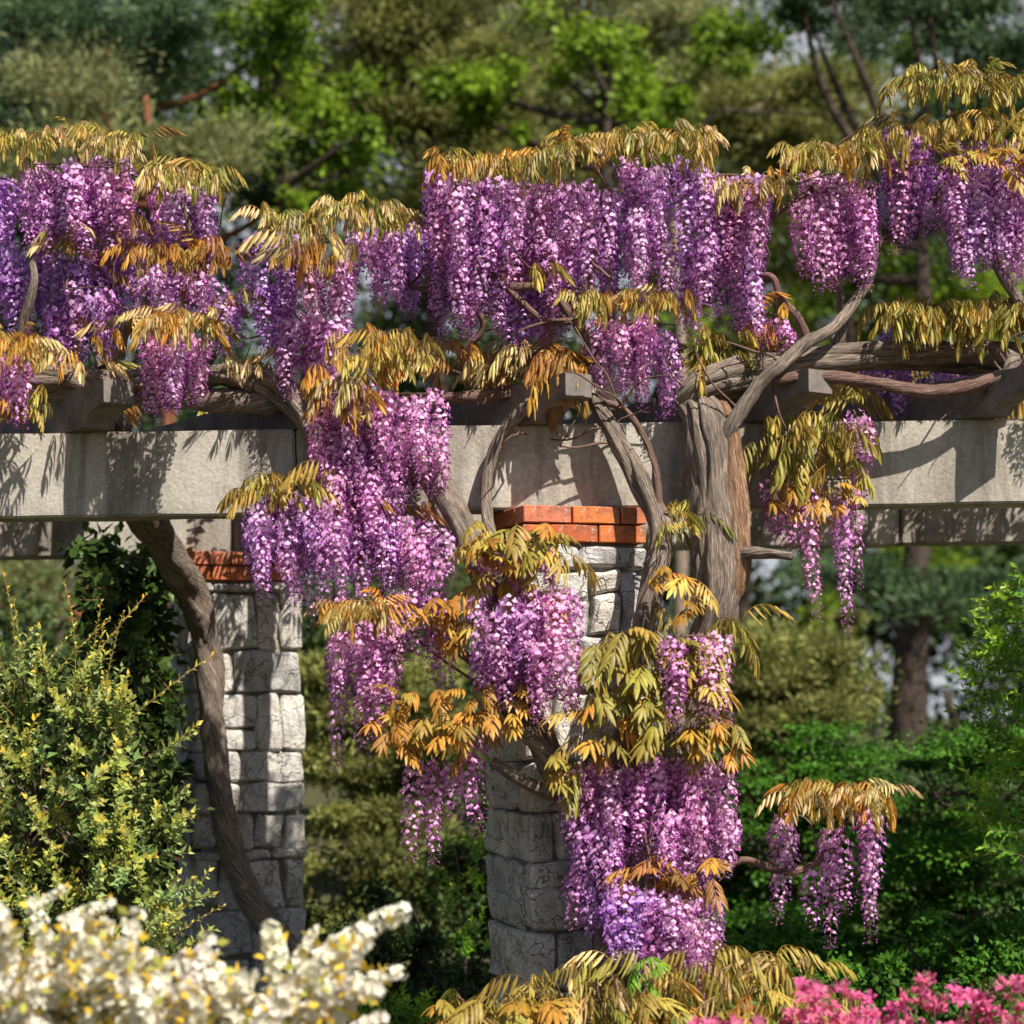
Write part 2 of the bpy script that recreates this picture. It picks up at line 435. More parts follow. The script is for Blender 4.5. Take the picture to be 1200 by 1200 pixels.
def rafter_mesh(L):
    h, w = .165, .13
    prof = [(0, h), (0, .075)]
    prof += [(.015, .068), (.03, .066)]
    for i in range(9):
        a = i / 8 * math.pi / 2
        prof.append((.045 + .15 * math.sin(a), .066 - .066 * (1 - math.cos(a))))
    prof += [(.215, 0)]
    back = [(L - x, z) for x, z in reversed(prof)]
    prof = prof + back
    bm = bmesh.new()
    vs = [bm.verts.new((-w / 2, x, z)) for x, z in prof]
    f = bm.faces.new(vs)
    r = bmesh.ops.extrude_face_region(bm, geom=[f])
    for v in [g for g in r['geom'] if isinstance(g, bmesh.types.BMVert)]: v.co.x += w
    bmesh.ops.recalc_face_normals(bm, faces=bm.faces)
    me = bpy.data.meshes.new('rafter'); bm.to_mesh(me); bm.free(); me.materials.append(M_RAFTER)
    return me
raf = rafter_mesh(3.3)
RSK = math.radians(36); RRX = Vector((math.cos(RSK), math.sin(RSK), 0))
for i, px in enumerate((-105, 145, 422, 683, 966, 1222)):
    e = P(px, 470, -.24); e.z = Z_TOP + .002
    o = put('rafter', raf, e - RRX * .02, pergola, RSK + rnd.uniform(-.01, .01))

def pillar(center, w, courses, seed):
    """core with stones round it course by course, two brick courses on top; courses: (height, front splits, side splits)"""
    r = random.Random(seed)
    bh = .068; bj = .008
    z = Z_BOT - .002
    core = rough_box('pillar', (w - .075, w - .075, z - .02), M_MORTAR, 0)
    o = put('pillar', core, Vector((center.x, center.y, (z - .02) / 2)), pergola, SK)
    def add(name, me, x, y, zz, rz=0):
        c = link(name, me, o)
        c.matrix_basis = Matrix.Translation(center + RX * x + RY * y + Vector((0, 0, zz))) @ Matrix.Rotation(SK + rz, 4, 'Z')
    cw = w + .02
    full = rough_box('brick', (.205, .098, bh), M_BRICK, .004, 1, .003, seed)
    half = rough_box('brick', (.108, .098, bh), M_BRICK, .004, 1, .003, seed + 1)
    for cidx in range(2):
        zz = z - bh / 2 - cidx * (bh + bj)
        cw2 = cw / 2 - .049 - cidx * .004
        seq = (half, full, full) if cidx else (full, full, half)
        for face in range(4):
            a = face * math.pi / 2
            xx = -cw / 2
            row = seq
            tot = .108 + .205 * 2 + .016
            start = -cw / 2
            for me in row:
                ln = .205 if me is full else .108
                if face in (1, 3) and False: pass
                if start + ln > cw / 2 + .01: break
                x = start + ln / 2; y = -cw2
                if face in (1, 3):
                    # between the front and back rows
                    if not (-cw / 2 + .1 - 1e-6 <= start or True): pass
                px_, py_ = (x * math.cos(a) - y * math.sin(a), x * math.sin(a) + y * math.cos(a))
                ok = True
                if face in (1, 3) and (abs(py_) + ln / 2 > cw / 2 - .1): ok = False
                if ok: add('brick', me, px_, py_, zz + r.uniform(-.0015, .0015), a + r.uniform(-.012, .012))
                start += ln + .008
            if face in (1, 3):
                # header fills between the corner bricks
                for t in (-1, 0, 1):
                    x = t * .113; y = -cw2
                    if t == 0: pass
                    px_, py_ = (x * math.cos(a) - y * math.sin(a), x * math.sin(a) + y * math.cos(a))
                    if abs(py_) + .054 < cw / 2 - .098 + .01: add('brick', half, px_, py_, zz, a)
    z -= 2 * (bh + bj) + .004
    k = 0
    while z > .02:
        h, sf, ss = courses[k] if k < len(courses) else (r.uniform(.16, .3), [r.uniform(.3, .7)], [r.uniform(.35, .65)] if r.random() < .5 else [])
        h = min(h, z)
        wrapfront = k % 2 == 0
        for face in range(4):
            a = face * math.pi / 2
            dep = .11
            wide = w if (face % 2 == 0) == wrapfront else w - 2 * dep - .012
            cuts = (sf if face == 0 else ss if face == 3 else [r.uniform(.35, .65)])
            edges = [0] + list(cuts) + [1]
            for i in range(len(edges) - 1):
                x0 = -wide / 2 + wide * edges[i]; x1 = -wide / 2 + wide * edges[i + 1]
                parts = [(0, h)]
                if face == 0 and h > .26 and (x1 - x0) < .36 and r.random() < .6: s = r.uniform(.35, .6) * h; parts = [(0, s), (s, h)]
                for (t0, t1) in parts:
                    g = .009
                    if x1 - x0 < .03: continue
                    bulge = r.uniform(-.006, .012)
                    me = rough_box('stone', (x1 - x0 - g * .6, dep + bulge, max(.02, t1 - t0 - g)), M_STONE, min(.012, (t1 - t0) * .2), 2, .02, seed + k * 11 + i + face * 5 + t0, .04, .10)
                    x = (x0 + x1) / 2; y = -(w / 2 - dep / 2) - bulge / 2 - r.uniform(0, .004)
                    add('stone', me, x * math.cos(a) - y * math.sin(a), x * math.sin(a) + y * math.cos(a), z - (t0 + t1) / 2, a + r.uniform(-.012, .012))
        z -= h; k += 1
pillar(P(277, 800, YB + .1) * Vector((1, 1, 0)).to_tuple().__class__((1, 1, 0))[0] if False else Vector((P(277, 800, YB + .1).x, YB + .1, 0)), .56,
       [(.05, [.2, .62], []), (.295, [.64], [.5]), (.215, [.37], []), (.29, [.62], [.45]), (.31, [.42], []), (.19, [.56], [.5]), (.05, [.4, .7], []), (.25, [.46], []), (.24, [.5], [.6])], 3)
pillar(Vector((P(662, 800, .12).x, .12, 0)), .53,
       [(.10, [.45], []), (.27, [.55], [.5]), (.22, [.42], []), (.28, [.5], [.45]), (.20, [.46], []), (.20, [.5], [.5]), (.28, [.42], []), (.24, [.55], [])], 8)

# ------------------------------------------------------------------ wisteria: racemes
LIL = np.array([.77, .39, .80]); WHT = np.array([.93, .78, .92]); DEEP = np.array([.38, .10, .50]); STEM = np.array([.30, .17, .13])
def raceme_mesh(L, g, full=1.0):
    V, F, T = [], [], []
    def quad(a, b, c, d, ca, cb, cc, cd):
        i = len(V); V.extend((a, b, c, d)); F.append((i, i + 1, i + 2, i + 3)); T.extend((ca, cb, cc, cd))
    # stem
    bend = g.normal(size=2) * .02
    def axis(t): return np.array([bend[0] * math.sin(t * 3), bend[1] * math.sin(t * 2.4), -L * t])
    for i in range(6):
        a, b = axis(i / 6), axis((i + 1) / 6); r = .0022 * (1 - .6 * i / 6)
        for k in range(3):
            p0 = np.array([math.cos(k * 2.094), math.sin(k * 2.094), 0]) * r; p1 = np.array([math.cos((k + 1) * 2.094), math.sin((k + 1) * 2.094), 0]) * r
            quad(a + p0, a + p1, b + p1, b + p0, STEM, STEM, STEM, STEM)
    n = int(L * 400 * full)
    ang = g.random() * 6
    for i in range(n):
        t = .03 + .97 * ((i + g.random() * .6) / n) ** .92
        ang += 2.39996
        a = ang + g.normal() * .25
        prof = min(1, .55 + t * 3.2) * (1 - .74 * max(0, t - .18) / .82)
        ped = (.014 + .026 * prof) * (.75 + .5 * g.random())
        size = (.0058 + .0132 * prof ** 1.1) * (.85 + .3 * g.random())
        o = np.array([math.cos(a), math.sin(a), 0.]); u = np.array([0, 0, 1.])
        c0 = axis(t); c = c0 + o * ped + u * (ped * (-.15 + g.normal() * .18))
        o2 = unit(o * .9 + u * g.normal() * .25 + g.normal(size=3) * .22); s = unit(np.cross(u, o2)); u2 = np.cross(o2, s)
        # pedicel
        w = s * .0009
        quad(c0 - w, c0 + w, c + w, c - w, STEM, STEM, LIL * .6, LIL * .6)
        bud = t > .86 or g.random() < .03
        k = .82 + .36 * g.random()
        lil = LIL * k; wht = (WHT * .75 + LIL * .25) * (.8 + .3 * g.random()); deep = DEEP * (.8 + .5 * g.random())
        if bud:
            tip = c + o2 * size * .9 - u2 * size * .4
            quad(c, c + s * size * .35 + o2 * size * .4, tip, c - s * size * .35 + o2 * size * .4, deep, lil * .8, deep, lil * .8)
            quad(c, c + u2 * size * .35 + o2 * size * .4, tip, c - u2 * size * .3 + o2 * size * .4, deep, lil * .8, deep, deep)
            continue
        # banner: two halves swept back
        top = c + u2 * size * 1.0 - o2 * size * .1
        for sg in (-1, 1):
            side = c + s * sg * size * .72 + u2 * size * .42 - o2 * size * .22
            low = c + s * sg * size * .45 - u2 * size * .12 + o2 * size * .1
            quad(c, low, side, top, wht, lil, lil, wht if g.random() < .5 else lil)
        # wings and keel
        tip = c + o2 * size * .75 - u2 * size * .55
        for sg in (-1, 1):
            quad(c, c + s * sg * size * .34 + o2 * size * .5 - u2 * size * .1, tip, c + o2 * size * .2 - u2 * size * .5, deep * 1.3, lil * .75, deep, deep)
    return mesh_np('flower_raceme', np.array(V), np.array(F), M_PETAL, tint=np.array(T))
RLEN = [.14, .19, .24, .29, .34, .40, .47, .55]
RAC = {L: [raceme_mesh(L, np.random.default_rng(int(L * 1000) + s)) for s in range(3)] for L in RLEN}
RACT = {L: [raceme_mesh(L, np.random.default_rng(int(L * 1000) + s + 50), .62) for s in range(2)] for L in RLEN}

# ------------------------------------------------------------------ wisteria: compound leaves
def leaflet(V, F, T, base, d, side, L, Wd, droop, fold, k):
    """lanceolate, folded on the midrib, bending down towards the tip"""
    d = unit(np.asarray(d, float)); s = unit(np.asarray(side, float)); s = unit(s - d * s.dot(d)); n = np.cross(s, d)
    st = [(0, .12), (.22, .75), (.5, 1.), (.78, .62), (1., .03)]
    i0 = len(V); p = np.array(base, float); dd = d.copy(); prev = 0
    for t, w in st:
        dd = unit(dd + np.array([0, 0, -1.]) * droop * (t - prev)); p = p + dd * L * (t - prev); prev = t
        ww = Wd * .5 * w
        V.extend((p - s * ww + n * ww * fold, p, p + s * ww + n * ww * fold))
        mid = 1.25 * k; ed = (.88 + .12 * t) * k
        T.extend(((ed, ed, ed), (mid, mid, mid * .95), (ed, ed, ed)))
    for j in range(4):
        a = i0 + j * 3; F.append((a, a + 1, a + 4, a + 3)); F.append((a + 1, a + 2, a + 5, a + 4))
def strip(V, F, T, pts, r, k=.9):
    for a, b in zip(pts[:-1], pts[1:]):
        for sv in (np.array([0, r, 0]), np.array([0, 0, r])):
            i = len(V); V.extend((a - sv, a + sv, b + sv, b - sv)); F.append((i, i + 1, i + 2, i + 3)); T.extend([(k, k * .8, k * .7)] * 4)
def leaf_droop(g):
    V, F, T = [], [], []
    L = .13 + .05 * g.random(); n = 6
    pts = [np.array([L * t * (1 - .25 * t * t), .01 * math.sin(t * 4 + g.random()), L * (.38 * t - .85 * t * t)]) for t in np.linspace(0, 1, 8)]
    strip(V, F, T, pts, .0014)
    for i in range(n):
        t = .2 + .78 * i / (n - 1)
        p = np.array([np.interp(t, np.linspace(0, 1, 8), [q[j] for q in pts]) for j in range(3)])
        for sg in (-1, 1):
            d = np.array([.28 + .3 * t, sg * (.42 + .25 * g.random()), -.95 + g.normal() * .15])
            leaflet(V, F, T, p, d, np.array([.8, 0, .1]) + g.normal(size=3) * .25, .080 * (.75 + .5 * g.random()) * (1.1 - .3 * abs(t - .55)), .0130 * (.8 + .4 * g.random()), 2.2, .7, .85 + .3 * g.random())
    leaflet(V, F, T, pts[-1], np.array([.5, 0, -.8]), np.array([0, 1, 0]), .075, .018, 1.2, .6, 1)
    return mesh_np('leaf', np.array(V), np.array(F), M_LEAF, tint=np.array(T))
def leaf_fan(g):
    V, F, T = [], [], []
    L = .11 + .05 * g.random(); n = 5
    pts = [np.array([L * t, .008 * math.sin(t * 5), L * (.25 * t - .6 * t * t)]) for t in np.linspace(0, 1, 7)]
    strip(V, F, T, pts, .0015)
    for i in range(n):
        t = .3 + .68 * i / (n - 1)
        p = np.array([np.interp(t, np.linspace(0, 1, 7), [q[j] for q in pts]) for j in range(3)])
        for sg in (-1, 1):
            d = np.array([.55 + .5 * t, sg * (.8 + g.normal() * .15), -.15 + g.normal() * .12])
            leaflet(V, F, T, p, d, np.array([-d[1], d[0], .25 * sg]) , .098 * (.75 + .5 * g.random()) * (1.1 - .3 * abs(t - .6)), .0175 * (.75 + .5 * g.random()), 1.45, .6, .85 + .3 * g.random())
    leaflet(V, F, T, pts[-1], np.array([1., 0, -.4]), np.array([0, 1, 0]), .1, .021, 1.1, .4, 1)
    return mesh_np('leaf', np.array(V), np.array(F), M_LEAF, tint=np.array(T))
LEAF = {'droop': [leaf_droop(np.random.default_rng(i + 10)) for i in range(8)], 'fan': [leaf_fan(np.random.default_rng(i + 30)) for i in range(8)]}
TONE = {'g': (.46, .34, .075), 'p': (.64, .49, .22), 'o': (.52, .27, .045), 'b': (.36, .17, .05), 'v': (.32, .28, .05), 'G': (.20, .40, .035)}

def raceme(plant, loc, Lm, tone=(1, 1, 1), sparse=False):
    L = min(RLEN, key=lambda q: abs(q - Lm))
    o = link('flower_raceme', rnd.choice((RACT if sparse else RAC)[L]), plant)
    s = max(.8, min(1.2, Lm / L))
    w = rnd.uniform(.9, 1.15)
    o.matrix_basis = Matrix.Translation(loc) @ Matrix.Rotation(rnd.uniform(-.09, .09), 4, 'X') @ Matrix.Rotation(rnd.uniform(-.09, .09), 4, 'Y') @ Matrix.Rotation(rnd.uniform(0, 6.28), 4, 'Z') @ Matrix.Diagonal((w, w, s, 1))
    k = rnd.uniform(.85, 1.12)
    o.color = (tone[0] * k * rnd.uniform(.92, 1.06), tone[1] * k * rnd.uniform(.9, 1.08), tone[2] * k, 1)
    return o
def put_leaf(plant, loc, kind, tone, scale=1., face=None):
    o = link('leaf', rnd.choice(LEAF[kind]), plant)
    if kind == 'fan': scale *= .84
    a = rnd.uniform(0, 6.28) if face is None else face + rnd.gauss(0, .7)
    o.matrix_basis = Matrix.Translation(loc) @ Matrix.Rotation(a, 4, 'Z') @ Matrix.Rotation(rnd.gauss(0, .22), 4, 'X') @ Matrix.Rotation(rnd.gauss(-.28 if face is None else 0., .28), 4, 'Y') @ Matrix.Scale(scale * rnd.uniform(.8, 1.2), 4)
    c = TONE[rnd.choice(tone)]; k = rnd.uniform(.55, 1.15)
    o.color = (c[0] * k * rnd.uniform(.9, 1.1), c[1] * k * rnd.uniform(.88, 1.1), c[2] * k, 1)
    return o
def twig(plant, pts, r0, r1, name='twig', mat=None):
    q = [Vector(p) for p in pts]
    n = len(q)
    return tube(name, q, [r0 + (r1 - r0) * i / (n - 1) for i in range(n)], mat or M_TWIG, plant, sides=8, step=.03, ridge=.12, lumps=.14, seed=rnd.random() * 50)
PINKY, VIOL, BASE = (1.12, 1.0, .96), (.93, .88, 1.03), (1.05, 1, .99)
def clump(plant, x0, x1, yt, yb, Y, depth=.13, dens=1., tone=BASE, anchor=None, sparse=False, Lpx=None):
    """a curtain of racemes hanging from a twig that runs along its top"""
    h = yb - yt; m = mpp(Y)
    Lp = Lpx or (h * .9 if h < 125 else max(95, min(135, h * .62)))
    tiers = max(1, int(round((h - Lp) / (Lp * .45))) + 1)
    nx = max(1, int(round((x1 - x0) / 13.5 * dens)))
    for t in range(tiers):
        for i in range(nx):
            x = x0 + 7 + (x1 - x0 - 14) * ((i + rnd.random()) / nx) if x1 - x0 > 30 else rnd.uniform(x0 + 8, x1 - 8)
            yy = yt + (h - Lp) * (t / max(1, tiers - 1) if tiers > 1 else 0) + rnd.uniform(-6, 14)
            Ln = Lp * rnd.uniform(.72, 1.08)
            if yy + Ln > yb + 14: Ln = max(40, yb + 14 - yy)
            dy = rnd.uniform(-depth, depth)
            raceme(plant, P(x, yy, Y + dy), Ln * m, tone, sparse)
    a = Vector(anchor) if anchor else None
    l, r = P(x0 + 8, yt + 8, Y), P(x1 - 8, yt + 6, Y); mid = P((x0 + x1) / 2, yt + rnd.uniform(-2, 14), Y + rnd.uniform(-.04, .04))
    if a is None: a = min((w for w in WOOD[plant.name] if w.z < mid.z + .05), key=lambda w: (w - mid).length)
    if abs(l.x - a.x) < abs(r.x - a.x): l, r = r, l
    twig(plant, [a, a.lerp(r, .5) + Vector((rnd.uniform(-.06, .06), rnd.uniform(-.05, .05), rnd.uniform(-.03, .06))), r, mid, l], .006, .0025)
def band(plant, x0, x1, y0, y1, Y, n, tone='ggp', kind='droop', scale=1., depth=.12, face=None, curve=None):
    for i in range(n):
        t = (i + rnd.random()) / n
        x = x0 + (x1 - x0) * t
        yy0 = y0 + (curve(t) if curve else 0)
        y = yy0 + (y1 - y0) * rnd.random()
        put_leaf(plant, P(x, y, Y + rnd.uniform(-depth, depth)), kind, tone, scale, face)

gv = lambda px, Y=0: Vector((P(px, 1200, Y).x, Y, 0))
WL = empty('wisteria_vine', gv(358, 1.58), 'purple wisteria whose smooth grey trunk climbs the rear stone pillar beside the yellow-green shrub', 'wisteria', 'flowering wisterias trained over the pergola')
WC = empty('wisteria_vine', gv(600, -.25), 'purple wisteria with twisted stem crossing the beam and a long blossom drape', 'wisteria', 'flowering wisterias trained over the pergola')
WP = empty('wisteria_vine', gv(700, -.25), 'purple wisteria covering the front of the brick-capped pillar with large golden leaves', 'wisteria', 'flowering wisterias trained over the pergola')
WT = empty('wisteria_vine', gv(800, -.3), 'purple wisteria with a very thick split-bark trunk and heavy limb lying over the rafters', 'wisteria', 'flowering wisterias trained over the pergola')

# --- trunks and limbs
WOOD = {}
def limb(plant, path, mat=M_VINE, name='branch', **kw):
    pts, rad = pxpath(path); WOOD.setdefault(plant.name, []).extend(catmull(pts, 4))
    k = dict(sides=18, step=.014, ridge=.16, twist=5, lumps=.1, seed=rnd.random() * 40); k.update(kw)
    return tube(name, pts, rad, mat, plant, **k)
def strands(plant, path, k, mat=M_VINE, name='branch', turn=3., spread=.52, fat=.56, **kw):
    """a stem of several grown-together strands with furrows between them"""
    pts, rad = pxpath(path); WOOD.setdefault(plant.name, []).extend(catmull(pts, 4))
    C = catmull(pts, 5); R = np.interp(np.linspace(0, len(rad) - 1, len(C)), np.arange(len(rad)), rad)
    specs = []; ph = rnd.random() * 6; up = Vector((.3, .2, .93)).normalized(); fr = []; s_ = 0.
    for i, c in enumerate(C):
        t = (C[min(i + 1, len(C) - 1)] - C[max(i - 1, 0)]).normalized(); up = (up - t * up.dot(t)).normalized()
        if i: s_ += (c - C[i - 1]).length
        fr.append((c, up.copy(), t.cross(up), s_))
    for q in range(k):
        f = rnd.uniform(.75, 1.2); tw = turn * rnd.uniform(.8, 1.2); w0 = rnd.random() * 9
        pp = [c + (x * math.cos(ph + q * 6.283 / k + s_ * tw) + y * math.sin(ph + q * 6.283 / k + s_ * tw)) * R[i] * spread * (1 + .3 * noise.noise(Vector((s_ * 3, w0, 0)))) for i, (c, x, y, s_) in enumerate(fr)]
        specs.append((pp[::2] + ([pp[-1]] if len(pp) % 2 == 0 else []), [R[min(i, len(R) - 1)] * fat * f for i in range(0, len(pp) + (len(pp) + 1) % 2, 2)], dict(sides=16, step=.014, ridge=.3, twist=2, lumps=.16, seed=rnd.random() * 40)))
    return merged_tubes(name, specs, mat, plant)
# left vine
limb(WL, [(120, 452, .3, 13), (140, 520, .6, 17), (160, 585, .9, 20), (190, 635, 1.2, 20), (226, 700, 1.5, 19), (244, 765, 1.62, 16), (249, 850, 1.64, 14), (258, 925, 1.64, 14), (268, 985, 1.64, 15), (292, 1050, 1.62, 16), (325, 1100, 1.6, 17), (352, 1150, 1.58, 19), (362, 1300, 1.58, 24)], name='trunk', ridge=.2, sides=24)
strands(WL, [(-40, 440, .05, 15), (60, 438, .03, 15), (130, 446, .0, 14), (200, 445, .04, 13), (262, 441, .02, 14), (300, 447, .0, 16)], 4, turn=5.)
limb(WL, [(-40, 452, .15, 14), (60, 457, .06, 12), (110, 458, .05, 13), (190, 464, .08, 14), (262, 470, .05, 15), (312, 474, .0, 15), (338, 470, .1, 11)], twist=9)
limb(WL, [(140, 420, .0, 6), (147, 385, -.05, 6), (158, 368, -.1, 6), (172, 358, -.12, 5), (170, 338, -.1, 4), (160, 332, -.1, 3)], sides=10)
limb(WL, [(30, 440, .0, 7), (25, 390, -.05, 6), (40, 330, -.1, 5), (36, 290, -.05, 4), (55, 230, 0, 3)], sides=10)
limb(WL, [(120, 430, .1, 6), (100, 370, .15, 5), (120, 300, .1, 4), (95, 230, .05, 3)], sides=10)
limb(WL, [(235, 440, .1, 6), (258, 390, .12, 5), (235, 310, .05, 4), (215, 240, .0, 3)], sides=10)
# centre vine, twisted, falling across the beam to the pillar foot
strands(WC, [(258, 437, .05, 13), (300, 445, .02, 15), (335, 460, -.05, 17), (360, 485, -.1, 18), (385, 520, -.14, 18), (440, 545, -.15, 18), (500, 560, -.16, 18), (525, 595, -.2, 18), (548, 630, -.26, 18), (575, 690, -.34, 17), (600, 770, -.36, 17), (625, 845, -.36, 18), (648, 895, -.36, 19), (680, 950, -.34, 18), (712, 1050, -.33, 20), (715, 1310, -.33, 24)], 4, name='trunk', turn=3.5, spread=.45, fat=.62)
limb(WC, [(662, 925, -.40, 12), (640, 885, -.41, 12), (612, 852, -.40, 11), (590, 820, -.38, 9), (560, 780, -.36, 6), (500, 740, -.3, 4)], twist=9)
limb(WC, [(680, 932, -.36, 8), (640, 928, -.40, 9), (605, 910, -.41, 9), (576, 892, -.40, 7)], sides=14)
limb(WC, [(576, 640, -.26, 8), (570, 590, -.12, 7), (574, 545, -.08, 7), (588, 510, -.08, 7), (612, 482, -.1, 8), (645, 455, -.05, 9), (670, 440, .1, 8)], sides=14)
limb(WC, [(470, 470, .0, 5), (520, 466, -.04, 6), (560, 464, -.02, 7), (610, 458, .05, 8), (660, 445, .1, 9)], M_TWIG, sides=12)
limb(WC, [(500, 430, .05, 3), (545, 438, -.02, 3), (580, 436, .0, 3), (640, 447, .02, 3)], M_TWIG, sides=8)
limb(WC, [(690, 430, .0, 8), (692, 405, -.05, 7), (668, 368, -.1, 6), (640, 338, -.12, 5), (592, 334, -.12, 5), (572, 305, -.12, 4), (565, 268, -.1, 3)], M_TWIG, sides=12)
limb(WC, [(672, 376, -.1, 5), (640, 376, -.11, 4), (612, 355, -.12, 4), (592, 334, -.12, 4)], M_TWIG, sides=10)
limb(WC, [(668, 368, -.1, 4), (690, 330, -.1, 4), (700, 290, -.1, 3), (725, 260, 0, 3)], M_TWIG, sides=10)
limb(WC, [(540, 440, .0, 5), (548, 408, -.05, 5), (566, 385, -.08, 4), (556, 360, -.1, 4), (520, 345, .0, 3), (480, 335, .05, 3)], M_TWIG, sides=10)
limb(WC, [(330, 455, .0, 6), (340, 410, .05, 5), (330, 350, .05, 4), (370, 290, .05, 3)], M_TWIG, sides=10)
# pillar vine
strands(WP, [(690, 440, .05, 9), (703, 480, -.1, 10), (720, 510, -.13, 11), (743, 548, -.15, 12), (765, 592, -.2, 12), (776, 630, -.25, 13), (770, 668, -.28, 13), (755, 720, -.33, 13), (740, 800, -.33, 14), (730, 900, -.33, 15), (720, 1310, -.3, 20)], 3, name='trunk', turn=4., spread=.42, fat=.66)
limb(WP, [(700, 470, -.1, 4), (728, 478, -.13, 4), (748, 500, -.15, 4), (766, 540, -.17, 4), (772, 590, -.2, 5), (774, 640, -.27, 5)], M_TWIG, sides=10)
limb(WP, [(735, 850, -.33, 9), (770, 940, -.36, 8), (800, 1005, -.36, 7), (832, 1020, -.36, 6), (872, 1008, -.36, 5), (900, 1016, -.37, 5), (930, 1021, -.38, 5), (958, 1010, -.38, 4), (985, 985, -.36, 3), (990, 945, -.36, 2)], M_TWIG, sides=12)
# thick trunk vine
strands(WT, [(812, 470, -.06, 20), (824, 485, -.14, 22), (832, 520, -.2, 25), (837, 580, -.23, 26), (842, 640, -.25, 28), (842, 690, -.26, 25), (836, 730, -.26, 21), (815, 800, -.2, 25), (800, 950, -.22, 27), (800, 1310, -.24, 34)], 7, name='trunk', turn=.8)
limb(WT, [(842, 475, -.08, 12), (854, 505, -.2, 14), (860, 560, -.25, 14), (863, 620, -.27, 13), (863, 680, -.27, 11), (854, 718, -.26, 6)], M_VINERED, name='split_bark_strand', ridge=.35, sides=22, twist=1.5, step=.008, lumps=.3)
limb(WT, [(825, 610, -.25, 5), (822, 660, -.26, 9), (824, 700, -.26, 10), (832, 730, -.24, 9)], sides=14, ridge=.2)
strands(WT, [(797, 474, -.1, 12), (822, 454, -.12, 17), (870, 438, -.1, 18), (940, 424, -.06, 16), (1030, 414, .0, 15), (1120, 411, .02, 14), (1170, 415, .02, 14), (1260, 430, .05, 15)], 5, name='limb', turn=2.)
limb(WT, [(800, 480, -.02, 12), (850, 462, -.02, 11), (900, 450, .0, 11), (960, 432, .05, 10), (1040, 425, .1, 9), (1250, 440, .12, 8)], ridge=.2, twist=2.5)
limb(WT, [(846, 520, -.22, 9), (862, 492, -.24, 9), (890, 450, -.25, 9), (915, 428, -.26, 8), (945, 402, -.2, 8), (975, 385, -.16, 7), (1000, 355, -.1, 6), (1020, 322, -.08, 6), (1028, 270, -.05, 5), (1020, 220, -.02, 4)], sides=16)
limb(WT, [(898, 446, -.22, 7), (960, 441, -.22, 7), (1030, 450, -.2, 7), (1090, 459, -.18, 8), (1140, 452, -.16, 8), (1180, 440, -.1, 9), (1240, 438, -.05, 10)], M_TWIG, sides=14)
limb(WT, [(1160, 455, -.12, 8), (1180, 440, -.16, 10), (1188, 426, -.16, 9), (1210, 436, -.1, 9)], sides=14, lumps=.3)
limb(WT, [(1215, 420, .0, 9), (1206, 385, -.05, 8), (1192, 350, -.08, 7), (1172, 318, -.1, 6), (1160, 280, -.08, 5), (1130, 200, 0, 4), (1110, 130, .05, 3)], sides=14)
limb(WT, [(948, 400, -.1, 5), (935, 372, -.1, 5), (915, 350, -.1, 5), (905, 325, -.1, 4), (880, 318, -.08, 3), (860, 290, -.05, 3)], M_TWIG, sides=10)
limb(WT, [(980, 412, .05, 7), (988, 380, .05, 6), (984, 345, .05, 5), (975, 320, .05, 5), (985, 250, 0, 3)], sides=12)
limb(WT, [(850, 648, -.2, 11), (875, 648, -.3, 8), (905, 649, -.36, 6), (928, 652, -.4, 5)], sides=14)
limb(WT, [(1030, 285, -.05, 5), (1060, 268, -.02, 5), (1090, 240, 0, 4), (1120, 200, .02, 3)], M_TWIG, sides=10)
limb(WT, [(905, 255, .0, 3), (930, 235, .0, 4), (960, 220, .0, 3)], M_TWIG, sides=8)

# --- blossom: left
for a in [(-30, 30, 210, 320, .12, .1, .8, VIOL), (18, 155, 185, 312, .0, .14, 1.0, BASE), (75, 150, 190, 300, -.16, .06, .8, PINKY), (55, 145, 295, 435, .08, .12, 1., VIOL), (70, 135, 330, 430, -.1, .06, .7, BASE), (-20, 62, 285, 410, .1, .1, .9, VIOL),
          (172, 258, 212, 300, -.05, .12, 1.05, BASE), (160, 262, 312, 390, -.1, .12, 1., BASE), (250, 292, 350, 425, .12, .08, .8, VIOL), (135, 175, 240, 380, .12, .08, .8, VIOL), (185, 255, 240, 350, .12, .08, .8, VIOL)]:
    clump(WL, *a)
clump(WL, 158, 254, 392, 505, -.28, .1, 1.15, PINKY); clump(WL, -30, 44, 415, 508, -.28, .1, 1.1, PINKY)
# centre, above the beam
for a in [(500, 545, 210, 330, -.2, .05, .9, PINKY), (556, 612, 230, 360, -.16, .05, .7, BASE), (292, 350, 262, 430, .0, .12, 1.1, VIOL), (330, 416, 298, 468, -.15, .12, 1.1, PINKY), (410, 476, 270, 380, -.05, .12, 1.05, BASE), (462, 505, 262, 345, .12, .1, .9, VIOL),
          (496, 560, 198, 402, -.08, .12, 1.25, BASE), (540, 612, 205, 402, .0, .12, 1.25, BASE), (572, 662, 325, 422, .0, .12, 1.3, VIOL), (605, 682, 212, 362, -.12, .1, 1.2, PINKY), (620, 690, 290, 380, .06, .08, 1., BASE), (640, 660, 215, 340, .12, .06, 1., VIOL), (678, 728, 215, 362, -.05, .1, 1.25, BASE), (455, 500, 290, 380, .1, .08, .9, VIOL)]:
    clump(WC, *a)
